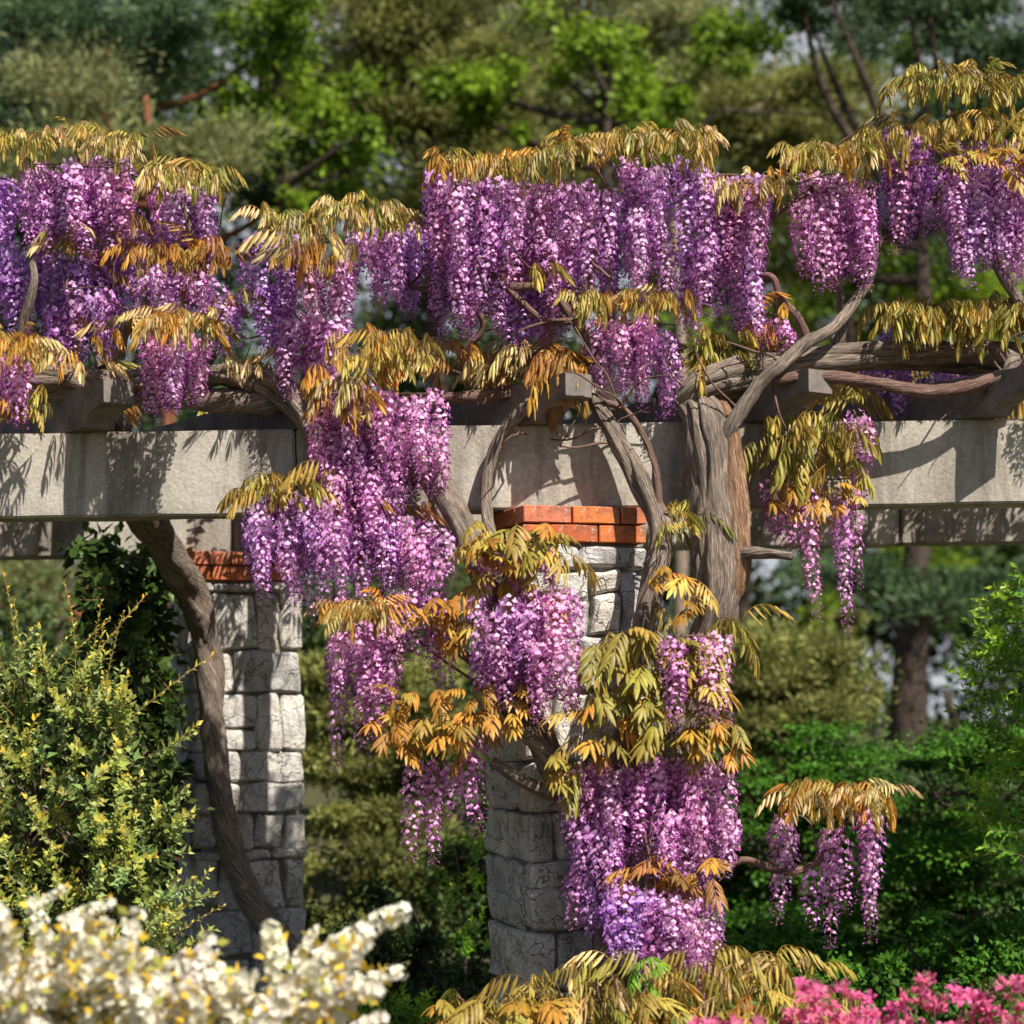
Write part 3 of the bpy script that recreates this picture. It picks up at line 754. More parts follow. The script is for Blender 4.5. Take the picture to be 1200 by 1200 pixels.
# the long drape
A = P(440, 545, -.2)
for a in [(400, 478, 560, 700, -.3, .1, 1.1, BASE), (430, 520, 590, 690, -.22, .08, .9, PINKY), (366, 512, 455, 560, -.3, .12, 1.2, PINKY), (372, 455, 500, 640, -.32, .08, 1.1, PINKY), (460, 512, 500, 605, -.32, .08, 1.1, PINKY), (288, 405, 572, 700, -.35, .14, 1.2, BASE), (395, 450, 585, 695, -.25, .1, .9, BASE), (465, 530, 615, 715, -.3, .1, 1., PINKY), (445, 480, 600, 690, -.15, .1, .8, BASE)]:
    clump(WC, *a, A)
A = P(590, 820, -.38)
clump(WC, 386, 480, 728, 850, -.4, .1, 1.15, PINKY, A)
for x, y0, y1 in ((402, 780, 905), (432, 780, 885), (452, 790, 870), (505, 690, 800), (520, 690, 830), (512, 640, 800), (345, 620, 722), (365, 640, 735), (487, 885, 1010), (500, 890, 985), (515, 885, 1015), (527, 892, 960), (553, 855, 960), (562, 855, 975), (425, 740, 900)):
    raceme(WC, P(x, y0, -.4 + rnd.uniform(-.05, .05)), (y1 - y0) * mpp(-.4), PINKY if y0 > 700 else BASE, True)
for x in (395, 470, 482): raceme(WC, P(x, 690, -.36), .3, PINKY, True)
# right, above the beam
for a in [(720, 782, 185, 352, -.05, .12, 1.3, BASE), (770, 832, 188, 290, .02, .1, 1.1, BASE), (796, 900, 205, 395, -.05, .13, 1.3, BASE), (840, 905, 215, 330, -.18, .06, .8, PINKY), (872, 920, 365, 412, -.02, .08, 1., PINKY),
          (934, 1027, 205, 330, -.05, .12, 1.15, PINKY), (1030, 1095, 148, 290, .0, .12, 1.25, VIOL), (1094, 1215, 185, 330, -.08, .14, 1.5, BASE), (1110, 1200, 165, 280, .12, .08, .8, VIOL), (1000, 1155, 425, 492, .3, .12, 1., VIOL), (1035, 1075, 372, 398, .15, .05, .8, VIOL)]:
    clump(WT, *a)
for x, y0, y1 in ((960, 240, 345), (1015, 250, 340), (1050, 180, 300), (1070, 200, 285), (1140, 210, 325), (1190, 200, 325), (975, 250, 340)):
    raceme(WT, P(x, y0, -.15), (y1 - y0) * mpp(-.15), PINKY, True)
clump(WP, 690, 768, 368, 492, -.04, .07, 1.3, PINKY); clump(WP, 758, 800, 375, 498, -.02, .07, 1.1, BASE)
# hanging right of the thick trunk
for x, y0, y1 in ((942, 565, 730), (950, 560, 690), (936, 570, 650), (988, 570, 742), (980, 575, 680), (1007, 520, 690), (905, 560, 635), (918, 560, 625), (1000, 480, 560), (994, 490, 570)):
    raceme(WT, P(x, y0, -.16 + rnd.uniform(-.03, .03)), (y1 - y0) * mpp(-.16), PINKY, True)
twig(WT, [P(905, 450, -.2), P(915, 490, -.2), P(940, 530, -.16), P(965, 560, -.16), P(1000, 560, -.16)], .006, .003)
# pillar front
AP = P(735, 850, -.36); AC = P(625, 845, -.38)
for a in [(552, 640, 700, 835, -.5, .08, 1.1, BASE), (610, 675, 690, 850, -.56, .06, 1.2, PINKY), (560, 650, 640, 720, -.40, .06, .7, PINKY)]:
    clump(WP, *a, AC)
for a in [(768, 862, 745, 865, -.56, .06, .9, PINKY), (660, 760, 892, 1030, -.45, .1, 1.15, PINKY), (740, 856, 885, 1035, -.42, .12, 1.15, PINKY), (668, 730, 960, 1100, -.42, .08, 1., BASE), (790, 852, 950, 1060, -.4, .08, 1., PINKY), (700, 775, 1035, 1145, -.58, .08, 1., VIOL), (750, 838, 1045, 1170, -.6, .1, 1.2, PINKY)]:
    clump(WP, *a, AP)
for x, y0, y1 in ((916, 950, 1085), (922, 960, 1060), (912, 955, 1030), (968, 970, 1112), (985, 975, 1070), (978, 960, 1050), (962, 1010, 1090), (1020, 930, 1105), (1012, 940, 1060), (1028, 950, 1080)):
    raceme(WP, P(x, y0, -.38 + rnd.uniform(-.04, .04)), (y1 - y0) * mpp(-.38), PINKY, True)
twig(WP, [P(958, 1010, -.38), P(985, 965, -.38), P(1022, 930, -.38)], .004, .002); twig(WP, [P(958, 1010, -.38), P(950, 965, -.38), P(918, 948, -.38)], .004, .002)

# the vine goes on along the pergola
for x0, x1, y0, y1, Y in ((1215, 1330, 165, 340, .0), (1320, 1440, 185, 360, -.05), (1430, 1560, 200, 380, .0), (1250, 1380, 120, 240, .05), (1550, 1700, 190, 380, .0), (1230, 1330, 400, 500, -.15), (1400, 1500, 360, 470, -.1)):
    clump(WT, x0, x1, y0, y1, Y, .13, .8, BASE)
for x0, x1, y0, y1, Y in ((860, 1000, 438, 500, 1.5), (1000, 1150, 436, 500, 1.5), (1150, 1320, 430, 500, 1.5), (900, 1100, 425, 490, 1.75), (-80, 120, 445, 500, 1.6)):
    clump(WL if x0 < 0 else WT, x0, x1, y0, y1, Y, .12, .7, VIOL)
# thin bare contorted twigs
for pl, n_ in ((WL, 14), (WC, 18), (WT, 16), (WP, 8)):
    ws = [w for w in WOOD[pl.name] if w.z > Z_TOP - .1 and -2.4 < w.x < 2.4]
    for i in range(n_):
        p = rnd.choice(ws).copy(); d = Vector((rnd.uniform(-1, 1), rnd.uniform(-.6, .1), rnd.uniform(-.1, .9))).normalized(); pts = [p.copy()]
        for k in range(rnd.randint(4, 6)):
            d = (d + Vector((rnd.gauss(0, .45), rnd.gauss(0, .25), rnd.gauss(0, .4)))).normalized(); p = p + d * rnd.uniform(.05, .1); p.y = max(-.35, p.y); pts.append(p.copy())
        twig(pl, pts, rnd.uniform(.004, .007), .0015)
# --- leaves
band(WT, 1215, 1700, 120, 190, -.05, 30, 'ggvp', 'droop', 1.)
for Yc in (1.25, 1.45, 1.65, 1.85):
    band(WT, 830, 1400, 425, 465, Yc, 75, 'gvb', 'droop', 1.3, .1)
    band(WL, -150, 130, 440, 470, Yc, 14, 'gvb', 'droop', 1.3, .1)
for Yc in (1.25, 1.45): band(WC, 270, 460, 470, 490, Yc, 30, 'gvb', 'droop', 1.3, .1)
FR = -math.pi / 2
def fringe(plant, x0, x1, y0, y1, Y, n, tone, curve=None):
    """leaves capping a blossom curtain: some upright behind, most hanging over the front edge"""
    lo = max(y0 + 8, y1 - 34)
    band(plant, x0, x1, y0 + 4, lo, Y + .06, int(n * .75), tone, 'droop', .76, .1, None, curve)
    band(plant, x0, x1, y0 + 8, lo + 4, Y - .12, int(n * .65), tone, 'droop', .72, .06, FR, curve)
fringe(WL, -10, 175, 150, 195, 0, 62, 'ggpgv', lambda t: 6 * math.sin(t * 9)); fringe(WL, 172, 258, 192, 238, -.03, 28, 'gpgv')
fringe(WL, 152, 260, 284, 325, -.12, 26, 'ogob'); fringe(WL, 152, 252, 362, 408, -.3, 30, 'goop'); fringe(WL, -20, 58, 388, 440, -.3, 26, 'gopo')
band(WL, 55, 160, 250, 320, -.1, 16, 'obp', 'droop', .8); band(WL, 80, 135, 380, 430, -.12, 10, 'obp', 'droop', .8); band(WL, 0, 40, 470, 490, -.38, 5, 'go', 'droop', .9)
band(WL, 45, 60, 455, 475, -.2, 4, 'gv', 'droop', .9); band(WL, 255, 345, 415, 440, -.02, 16, 'opp', 'droop', .8); band(WL, 262, 290, 340, 360, .02, 5, 'go', 'droop'); band(WL, 245, 270, 270, 320, 0, 8, 'bo')
fringe(WC, 305, 478, 235, 290, -.05, 56, 'gvgp', lambda t: 10 * math.sin(t * 7)); band(WC, 325, 415, 278, 300, -.25, 16, 'oop', 'droop', .95, .06, FR)
fringe(WC, 512, 730, 170, 215, -.08, 66, 'gpgvo', lambda t: 10 * math.sin(t * 5) - 8 * t)
fringe(WC, 402, 500, 378, 455, -.32, 44, 'gogg'); band(WC, 368, 425, 430, 470, -.42, 16, 'oop', 'droop', .95, .05, FR)
band(WC, 480, 690, 402, 438, .02, 56, 'ppob', 'droop', .95); band(WC, 625, 690, 410, 440, -.12, 12, 'oob', 'droop', 1.15, .05, FR)
band(WC, 285, 360, 552, 585, -.42, 20, 'gvg', 'droop', .9, .06); band(WC, 600, 625, 310, 325, -.2, 4, 'og'); band(WC, 372, 384, 545, 560, -.42, 3, 'go')
fringe(WC, 388, 462, 702, 742, -.42, 26, 'oogp'); band(WC, 500, 562, 705, 738, -.42, 14, 'oog', 'fan', .9, .06, FR); band(WC, 400, 500, 590, 640, -.2, 14, 'obb', 'droop', .85)
band(WC, 445, 560, 810, 872, -.45, 34, 'ooog', 'fan', .9, .08, FR); band(WC, 545, 620, 790, 850, -.42, 24, 'oobp', 'fan', .85, .06, FR)
WTf = [(722, 838, 145, 200, -.05, 40, 'gpgv'), (835, 920, 205, 238, -.05, 26, 'ogp'), (925, 1036, 165, 212, -.05, 40, 'gpgvo')]
for a in WTf: fringe(WT, *a)
fringe(WT, 1012, 1215, 128, 185, -.05, 64, 'ggvg', lambda t: 26 * abs(t - .62) ); fringe(WT, 1050, 1190, 72, 125, 0, 48, 'gvg', lambda t: 30 * abs(t - .45)); band(WT, 1085, 1215, 175, 195, -.2, 20, 'oog', 'fan', .95, .06, FR)
fringe(WT, 1032, 1200, 345, 400, .05, 80, 'gvgv'); band(WT, 1040, 1200, 362, 385, -.06, 26, 'gvg', 'droop', .95, .05, FR); band(WT, 805, 880, 390, 420, .0, 22, 'gvp', 'droop', .95); band(WT, 860, 920, 360, 390, -.05, 8, 'ob')
band(WT, 885, 1000, 482, 555, -.14, 48, 'gvvg', 'droop', 1.05, .06, FR); band(WT, 905, 1000, 560, 600, -.15, 14, 'oog', 'fan', .8, .05, FR); band(WT, 985, 1010, 450, 480, .05, 8, 'g')
fringe(WP, 672, 802, 338, 378, -.06, 44, 'oggp')
band(WP, 545, 665, 612, 650, -.44, 28, 'gvgo', 'fan', 1., .07, FR); band(WP, 540, 670, 655, 700, -.46, 18, 'ooog', 'fan', .95, .07, FR)
band(WP, 755, 815, 665, 720, -.44, 13, 'ogg', 'fan', .9, .06, FR); band(WP, 690, 835, 735, 800, -.48, 38, 'gvgv', 'fan', 1.15, .08, FR); band(WP, 675, 850, 800, 870, -.5, 40, 'gvvo', 'fan', 1.1, .08, FR)
band(WP, 830, 872, 720, 760, -.4, 10, 'gv', 'droop', 1.1); band(WP, 640, 690, 885, 930, -.48, 12, 'gv', 'fan', .85, .05, FR); band(WP, 800, 862, 840, 880, -.46, 12, 'og', 'fan', .8, .05, FR)
band(WP, 725, 835, 1000, 1045, -.52, 24, 'bobo', 'fan', .85, .05, FR); band(WP, 775, 825, 590, 620, -.3, 12, 'gv', 'droop', .85)
fringe(WP, 922, 1048, 915, 965, -.38, 44, 'opog')

# golden leafed wisteria mound at the pillar's foot
WM = empty('wisteria_mound', gv(720, -.75), 'low mound of golden wisteria leaves without flowers at the foot of the pillar', 'wisteria')
for i in range(14):
    x = 530 + 32 * i + rnd.uniform(-10, 10)
    twig(WM, [Vector((WM.location.x + rnd.uniform(-.2, .2), -.75, 0)), P(x * .6 + 288, 1230, -.75), P(x, 1140 + 50 * abs(i / 13 - .5), -.75 + rnd.uniform(-.2, .1))], .007, .003, 'stem')
top = lambda t: 6 + 60 * abs(t - .62) ** 1.3 * (2.2 if t < .62 else 1.6)
band(WM, 520, 985, 1095, 1150, -.65, 90, 'ggpgv', 'droop', 1.05, .12, None, top); band(WM, 505, 990, 1120, 1200, -.85, 110, 'ggvgp', 'droop', 1.05, .12, FR, top); band(WM, 505, 985, 1160, 1240, -1., 70, 'ggvo', 'fan', 1.15, .1, FR)
for i in range(5): put_leaf(WM, P(735 + 10 * i, 1128 + rnd.uniform(-8, 10), -1.0), 'fan', 'G', .75, FR)

# ------------------------------------------------------------------ shrubs with sprigs
def sprig_mesh(L, n, leafL, leafW, mat, g, tipcol, basecol, midcol):
    V, F, T = [], [], []
    bend = g.normal() * .12
    ax = lambda t: np.array([bend * L * t * t, g0 * L * t * t, L * t])
    g0 = g.normal() * .12
    pts = [ax(t) for t in np.linspace(0, 1, 6)]
    for a, b in zip(pts[:-1], pts[1:]):
        for sv in (np.array([.0016, 0, 0]), np.array([0, .0016, 0])):
            i = len(V); V.extend((a - sv, a + sv, b + sv, b - sv)); F.append((i, i + 1, i + 2, i + 3)); T.extend([(.5, .33, .2)] * 4)
    ang = g.random() * 6
    for i in range(n):
        t = .12 + .88 * i / (n - 1); ang += 2.4
        o = np.array([math.cos(ang), math.sin(ang), .55 + .7 * t + g.normal() * .2]); o = unit(o)
        s = unit(np.cross(o, np.array([0, 0, 1.]))); nn = np.cross(s, o)
        p = ax(t); l = leafL * (1.15 - .5 * t) * (.75 + .5 * g.random()); w = leafW * (1.1 - .4 * t) * (.8 + .4 * g.random())
        c = (np.array(basecol) * (1 - t) + np.array(midcol) * t) if t < .86 or g.random() < .5 else np.array(tipcol)
        c = c * (.7 + .6 * g.random())
        j = len(V); tip = p + o * l - nn * l * .12
        V.extend((p, p + o * l * .42 - s * w * .5 + nn * w * .15, tip, p + o * l * .42 + s * w * .5 + nn * w * .15, p + o * l * .5))
        F.append((j, j + 1, j + 2, j + 4)); F.append((j, j + 4, j + 2, j + 3)); T.extend((c * .9, c, c, c, c * 1.05))
    return mesh_np('sprig', np.array(V), np.array(F), mat, tint=np.array(T))
def shrub_sprigs(root, spots, meshes, scale=1., tilt=.6, tones=((1, 1, 1),)):
    for p, d in spots:
        o = link('sprig', rnd.choice(meshes), root)
        q = (d + Vector((rnd.gauss(0, tilt * .4), rnd.gauss(0, tilt * .4), rnd.gauss(0, .2)))).to_track_quat('Z', 'Y')
        o.matrix_basis = Matrix.Translation(p) @ q.to_matrix().to_4x4() @ Matrix.Rotation(rnd.uniform(0, 6), 4, 'Z') @ Matrix.Scale(scale * rnd.uniform(.75, 1.25), 4)
        t = rnd.choice(tones); k = rnd.uniform(.8, 1.2); o.color = (t[0] * k, t[1] * k, t[2] * k, 1)
YG = [sprig_mesh(.2, 18, .042, .021, M_GREENLEAF, np.random.default_rng(100 + i), (.52, .42, .08), (.15, .23, .06), (.38, .42, .13)) for i in range(6)]
YGL = [sprig_mesh(.5, 30, .04, .017, M_GREENLEAF, np.random.default_rng(120 + i), (.66, .38, .06), (.22, .30, .07), (.46, .46, .11)) for i in range(3)]
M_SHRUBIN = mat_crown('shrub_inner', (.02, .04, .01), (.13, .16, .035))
# yellow-green shrub at the left
SH = empty('leafy_shrub', gv(60, -.25), 'large yellow-green small-leaved shrub with long upright shoots beside the ivy', 'shrub')
def edge_y(x): return np.interp(x, [-80, 0, 40, 90, 130, 165, 195, 215], [740, 745, 760, 775, 800, 830, 890, 960])
spots = []
while len(spots) < 285:
    x = rnd.uniform(-70, 215); y = rnd.uniform(740, 1180)
    if y < edge_y(x) - 5 or (x > 150 + .1 * (y - 800) and rnd.random() < .5): continue
    Y = -.38 + rnd.uniform(-.22, .12)
    d = Vector(((x - 60) / 260, -.75, .55 if y > 800 else 1.0))
    spots.append((P(x, y + 20, Y), d))
shrub_sprigs(SH, spots, YG, 1., .8, ((1, 1, 1), (1.2, 1.1, .8), (.75, .9, .9), (1.3, 1.15, .7)))
lspots = [(P(x, y, Y), Vector((dx, -.1, 1))) for x, y, Y, dx in ((95, 800, -.42, .35), (100, 800, -.42, .15), (15, 790, -.42, .1), (20, 800, -.42, .5), (30, 780, -.42, -.1), (70, 790, -.42, .9), (85, 790, -.42, .1), (5, 755, -.42, -.2), (130, 830, -.42, 1.2), (170, 1090, -.42, 1.1), (120, 700 + 90, -.42, .15), (40, 790, -.42, .7))]
shrub_sprigs(SH, [(q - Vector((0, 0, .1)), d) for q, d in lspots], YGL, .85, .25, ((1.15, 1.05, .8),))
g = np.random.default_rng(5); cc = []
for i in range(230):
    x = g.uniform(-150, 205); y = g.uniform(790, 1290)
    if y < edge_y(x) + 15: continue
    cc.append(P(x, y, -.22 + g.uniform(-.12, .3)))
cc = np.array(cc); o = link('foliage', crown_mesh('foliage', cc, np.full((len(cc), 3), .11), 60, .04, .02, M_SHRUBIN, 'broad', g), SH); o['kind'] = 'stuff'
for i in range(9): twig(SH, [Vector((SH.location.x + rnd.uniform(-.15, .15), -.2, 0)), P(rnd.uniform(-20, 130), 1050, -.15), P(-20 + 24 * i, 880, -.25 + rnd.uniform(-.1, .1))], .011, .004, 'stem')
# ivy on the pillar's shaded side
IV = empty('ivy_plant', gv(165, 1.9), 'dark green climbing ivy hanging beside the shaded flank of the rear pillar', 'ivy')
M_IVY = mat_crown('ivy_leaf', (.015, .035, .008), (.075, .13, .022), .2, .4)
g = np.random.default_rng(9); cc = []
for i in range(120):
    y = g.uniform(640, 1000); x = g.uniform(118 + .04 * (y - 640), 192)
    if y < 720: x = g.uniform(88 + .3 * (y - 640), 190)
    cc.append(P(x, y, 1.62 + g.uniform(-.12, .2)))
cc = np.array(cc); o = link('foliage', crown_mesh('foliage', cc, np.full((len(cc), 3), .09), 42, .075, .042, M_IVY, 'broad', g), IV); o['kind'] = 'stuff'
IVS = [sprig_mesh(.24, 11, .07, .04, M_GREENLEAF, np.random.default_rng(140 + i), (.10, .16, .03), (.03, .06, .012), (.06, .11, .02)) for i in range(3)]
shrub_sprigs(IV, [(P(rnd.uniform(115, 195), rnd.uniform(650, 960), 1.5), Vector((rnd.uniform(-.5, .4), -.8, -.3))) for i in range(60)], IVS)
twig(IV, [Vector((IV.location.x, 1.8, 0)), P(165, 1000, 1.75), P(170, 800, 1.7), P(150, 660, 1.7)], .014, .006, 'stem')

# white flowering bush
def spray_mesh(g, L=.34):
    V, F, T = [], [], []
    b1, b2 = g.normal() * .12, g.normal() * .12
    ax = lambda t: np.array([b1 * L * t * t, b2 * L * t * t, L * t])
    pts = [ax(t) for t in np.linspace(0, 1, 6)]
    for a, b in zip(pts[:-1], pts[1:]):
        for sv in (np.array([.002, 0, 0]), np.array([0, .002, 0])):
            i = len(V); V.extend((a - sv, a + sv, b + sv, b - sv)); F.append((i, i + 1, i + 2, i + 3)); T.extend([(.45, .36, .16)] * 4)
    ang = 0
    for i in range(64):
        t = .18 + .82 * i / 63; ang += 2.4
        o = unit(np.array([math.cos(ang), math.sin(ang), .3 + g.normal() * .35]))
        p = ax(t) + o * .026 * (1.15 - .5 * t) * (.6 + .8 * g.random())
        s = unit(np.cross(o, g.normal(size=3))); u = np.cross(s, o)
        if g.random() < .22:
            l = .045; c = np.array((.70, .48, .05)) * (.8 + .5 * g.random()) if g.random() < .75 else np.array((.42, .42, .08))
            j = len(V); V.extend((p, p + o * l * .5 + s * l * .25, p + o * l, p + o * l * .5 - s * l * .25)); F.append((j, j + 1, j + 2, j + 3)); T.extend([c] * 4); continue
        k = .9 + .14 * g.random(); r = .019 * (.75 + .5 * g.random())
        for q in range(5):
            a = q * 1.2566 + g.normal() * .1; d1 = s * math.cos(a) + u * math.sin(a); d2 = -s * math.sin(a) + u * math.cos(a)
            j = len(V); V.extend((p, p + d1 * r * .6 + d2 * r * .42 + o * r * .45, p + d1 * r * 1.1 + o * r * .3, p + d1 * r * .6 - d2 * r * .42 + o * r * .45))
            F.append((j, j + 1, j + 2, j + 3)); w = np.array((.92, .90, .84)) * k; T.extend((np.array((.72, .68, .38)) * k, w, w, w))
    return mesh_np('flower_spray', np.array(V), np.array(F), M_WHITE, tint=np.array(T))
SPR = [spray_mesh(np.random.default_rng(200 + i)) for i in range(7)]
M_YLEAF = mat_crown('yellow_leaf', (.30, .24, .03), (.70, .50, .08), .35)
YW = -2.6
WB = empty('flowering_bush', gv(160, YW), 'white-flowered bush with yellow young leaves in front of the rear pillar', 'bush')
def top_w(x): return np.interp(x, [-80, 0, 60, 130, 165, 190, 230, 300, 345, 380, 430], [1085, 1088, 1092, 1112, 1142, 1166, 1156, 1170, 1142, 1140, 1180])
for i in range(250):
    x = rnd.uniform(-60, 400); y = rnd.uniform(0, 1) ** 1.1 * 190 + top_w(x) + 22
    o = link('flower_spray', rnd.choice(SPR), WB)
    d = Vector((rnd.uniform(-.2, .9), rnd.uniform(-.7, .1), rnd.uniform(.15, .8)))
    o.matrix_basis = Matrix.Translation(P(x, y, YW + rnd.uniform(-.3, .15)) - d.normalized() * .14) @ d.to_track_quat('Z', 'Y').to_matrix().to_4x4() @ Matrix.Rotation(rnd.uniform(0, 6), 4, 'Z') @ Matrix.Scale(rnd.uniform(.75, 1.1), 4)
    k = rnd.uniform(.9, 1.05); o.color = (k, k * rnd.uniform(.95, 1), k * rnd.uniform(.88, 1), 1)
for x0, y0, x1, y1 in ((352, 1140, 468, 1062), (368, 1165, 468, 1135), (60, 1085, 130, 1055), (30, 1070, 75, 1040), (225, 1150, 255, 1116), (330, 1150, 372, 1090)):
    a, b = P(x0, y0, YW), P(x1, y1, YW); d = b - a
    o = link('flower_spray', rnd.choice(SPR), WB); o.matrix_basis = Matrix.Translation(a) @ d.to_track_quat('Z', 'Y').to_matrix().to_4x4() @ Matrix.Scale(d.length / .34, 4); o.color = (1, 1, .97, 1)
g = np.random.default_rng(15); cc = []
for i in range(260):
    x = g.uniform(-140, 400); y = top_w(x) + 28 + g.random() ** 1.2 * 330
    cc.append(P(x, y, YW + g.uniform(-.2, .3)))
cc = np.array(cc); o = link('foliage', crown_mesh('foliage', cc, np.full((len(cc), 3), .07), 26, .034, .018, M_YLEAF, 'broad', g), WB); o['kind'] = 'stuff'
for i in range(16): twig(WB, [Vector((WB.location.x + rnd.uniform(-.2, .2), YW, 0)), P(100 + 12 * i, 1300, YW), P(-30 + 27 * i, top_w(-30 + 27 * i) + 45, YW)], .007, .003, 'stem')

# pink azalea
def azalea_mesh(g):
    V, F, T = [], [], []
    for f in range(int(g.integers(2, 5))):
        c = g.normal(size=3) * np.array([.025, .025, .014]); o = unit(g.normal(size=3) * .8 + np.array([0, -.4, .9])); s = unit(np.cross(o, g.normal(size=3))); u = np.cross(s, o)
        r = .026 * (.7 + .6 * g.random()); k = .8 + .4 * g.random(); col = np.array((.86, .17, .36)) * k
        for q in range(5):
            a = q * 1.2566; d1 = s * math.cos(a) + u * math.sin(a); d2 = -s * math.sin(a) + u * math.cos(a)
            b = len(V)
            for t, w, hgt in ((0, .06, -.5), (.45, .26, .15), (.8, .30, .32), (1.08, .05, .25)):
                V.extend((c + d1 * r * t - d2 * r * w + o * r * hgt, c + d1 * r * t + d2 * r * w + o * r * hgt)); T.extend([col * (.75 + .3 * t)] * 2)
            for j in range(3): F.append((b + 2 * j, b + 2 * j + 1, b + 2 * j + 3, b + 2 * j + 2))
        for q in range(4):
            d = unit(o + g.normal(size=3) * .25); b = len(V); w = s * .0008
            V.extend((c - w, c + w, c + d * r * 1.1 + w, c + d * r * 1.1 - w)); F.append((b, b + 1, b + 2, b + 3)); T.extend([(.8, .3, .4)] * 4)
    return mesh_np('flower_cluster', np.array(V), np.array(F), M_PINK, tint=np.array(T))
AZ = [azalea_mesh(np.random.default_rng(300 + i)) for i in range(8)]
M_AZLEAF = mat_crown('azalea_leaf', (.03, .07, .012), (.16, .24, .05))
YA = -1.6
AB = empty('azalea_bush', gv(1000, YA), 'bright pink azalea bush in bloom beside the golden leaf mound', 'bush')
def top_a(x): return np.interp(x, [740, 800, 860, 930, 950, 1000, 1030, 1060, 1085, 1110, 1150, 1200, 1290], [1205, 1196, 1186, 1176, 1142, 1152, 1184, 1160, 1135, 1158, 1140, 1136, 1120])
for i in range(170):
    x = rnd.uniform(800, 1260); y = top_a(x) + 8 + rnd.random() ** 1.1 * 110
    o = link('flower_cluster', rnd.choice(AZ), AB)
    o.matrix_basis = Matrix.Translation(P(x, y, YA + rnd.uniform(-.25, .1))) @ Matrix.Rotation(rnd.gauss(0, .35), 4, 'X') @ Matrix.Rotation(rnd.uniform(0, 6), 4, 'Z') @ Matrix.Scale(rnd.uniform(.8, 1.15), 4)
    k = rnd.uniform(.85, 1.1); o.color = (k, k * rnd.uniform(.8, 1.2), k * rnd.uniform(.9, 1.2), 1)
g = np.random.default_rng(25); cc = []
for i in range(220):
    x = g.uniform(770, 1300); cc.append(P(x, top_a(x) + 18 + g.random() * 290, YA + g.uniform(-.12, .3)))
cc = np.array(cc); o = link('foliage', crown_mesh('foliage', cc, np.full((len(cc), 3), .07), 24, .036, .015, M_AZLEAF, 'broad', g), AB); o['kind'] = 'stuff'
for i in range(14): twig(AB, [Vector((AB.location.x + rnd.uniform(-.2, .2), YA, 0)), P(900 + 20 * i, 1280, YA), P(790 + 34 * i, top_a(790 + 34 * i) + 20, YA)], .007, .003, 'stem')

# bright sprigs at the right edge, fresh plants behind
GR = [sprig_mesh(.26, 20, .062, .024, M_GREENLEAF, np.random.default_rng(400 + i), (.36, .58, .05), (.10, .27, .02), (.24, .46, .035)) for i in range(4)]
RS = empty('young_tree', gv(1270, 1.2), 'young tree with bright green narrow leaves at the end of the beams', 'tree')
sp = []
for i in range(190):
    y = rnd.uniform(690, 1010); x = rnd.uniform(1165 + 12 * math.sin(y * .045), 1300)
    sp.append((P(x, y, 1.2 + rnd.uniform(-.25, .3)), Vector((-.8, -.4, rnd.uniform(-.1, .6)))))
shrub_sprigs(RS, sp, GR, .9, .8, ((1, 1, 1), (.7, .8, .9), (1.2, 1.1, .8)))
merged_tubes('trunk', [([Vector((RS.location.x, 1.2, 0)), P(1275, 1000, 1.2), P(1268, 700, 1.25)], [.035, .03, .012], dict(sides=9, step=.06))] +
             [([P(1272, 980 - 28 * i, 1.2), P(1230, 970 - 30 * i, 1.15 + .05 * (i % 3)), P(1180, 955 - 28 * i, 1.1)], [.01, .007, .003], dict(sides=6, step=.06, seed=i)) for i in range(10)], M_TRUNK, RS)
for j, (x, y, YY, lab) in enumerate(((545, 1000, 1.9, 'fresh lime-green seedling growing close beside the pillar'), (470, 1190, 1.2, 'low clump of fresh green leaves behind the white-flowered bush'))):
    r = empty('seedling', gv(x, YY), lab, 'plant')
    sp = [(P(x + rnd.uniform(-38, 22), y + rnd.uniform(0, 150 if j == 0 else 30), YY + rnd.uniform(-.08, .08)), Vector((rnd.uniform(-.6, .6), -.4, .6))) for i in range(26)]
    shrub_sprigs(r, sp, GR, .75, .8, ((1.3, 1.2, .8),))
    twig(r, [Vector((r.location.x, YY, 0)), P(x, y + 100, YY), P(x - 10, y, YY)], .006, .003, 'stem')

# ------------------------------------------------------------------ trees and shrubs behind
C_PINE = mat_crown('pine_needles', (.018, .04, .020), (.11, .18, .07), .2)
C_PALE = mat_crown('pale_pine_needles', (.09, .11, .04), (.36, .38, .15), .3)
C_OLIVE = mat_crown('olive_foliage', (.075, .09, .025), (.36, .37, .10), .35)
C_BRIGHT = mat_crown('bright_foliage', (.05, .095, .01), (.30, .44, .03), .45)
C_DARK = mat_crown('dark_foliage', (.016, .032, .010), (.085, .13, .03), .25)
C_MAPLE = mat_crown('maple_foliage', (.012, .05, .006), (.13, .32, .03), .4)
tree('pine_tree', 'dark blue-green pine with reddish trunk behind the leafy shrub', 'tree', 132, 13, [(110, 40, 270, 60), (60, 130, 180, 60), (230, 200, 160, 60), (120, 300, 200, 80), (60, 480, 220, 100)], 90, .62, 420, .16, .03, C_PINE, 'needle', M_REDTRUNK, .2, limbs=24, depth=.5, seed=11)
tree('pine_tree', 'pale grey-green pine with soft horizontal sprays beside the dark pine', 'tree', 215, 11.5, [(190, 175, 110, 45), (90, 105, 55, 40), (40, 215, 70, 40), (30, 690, 100, 40)], 36, .42, 420, .14, .025, C_PALE, 'needle', M_REDTRUNK, .13, limbs=16, depth=.5, seed=12)
tree('broadleaf_tree', 'bright green broadleaf tree rising behind the pale pine', 'tree', 330, 12.5, [(310, 20, 110, 50), (330, 140, 120, 90), (420, 170, 90, 60)], 64, .26, 70, .12, .075, C_BRIGHT, 'broad', None, .14, seed=13)
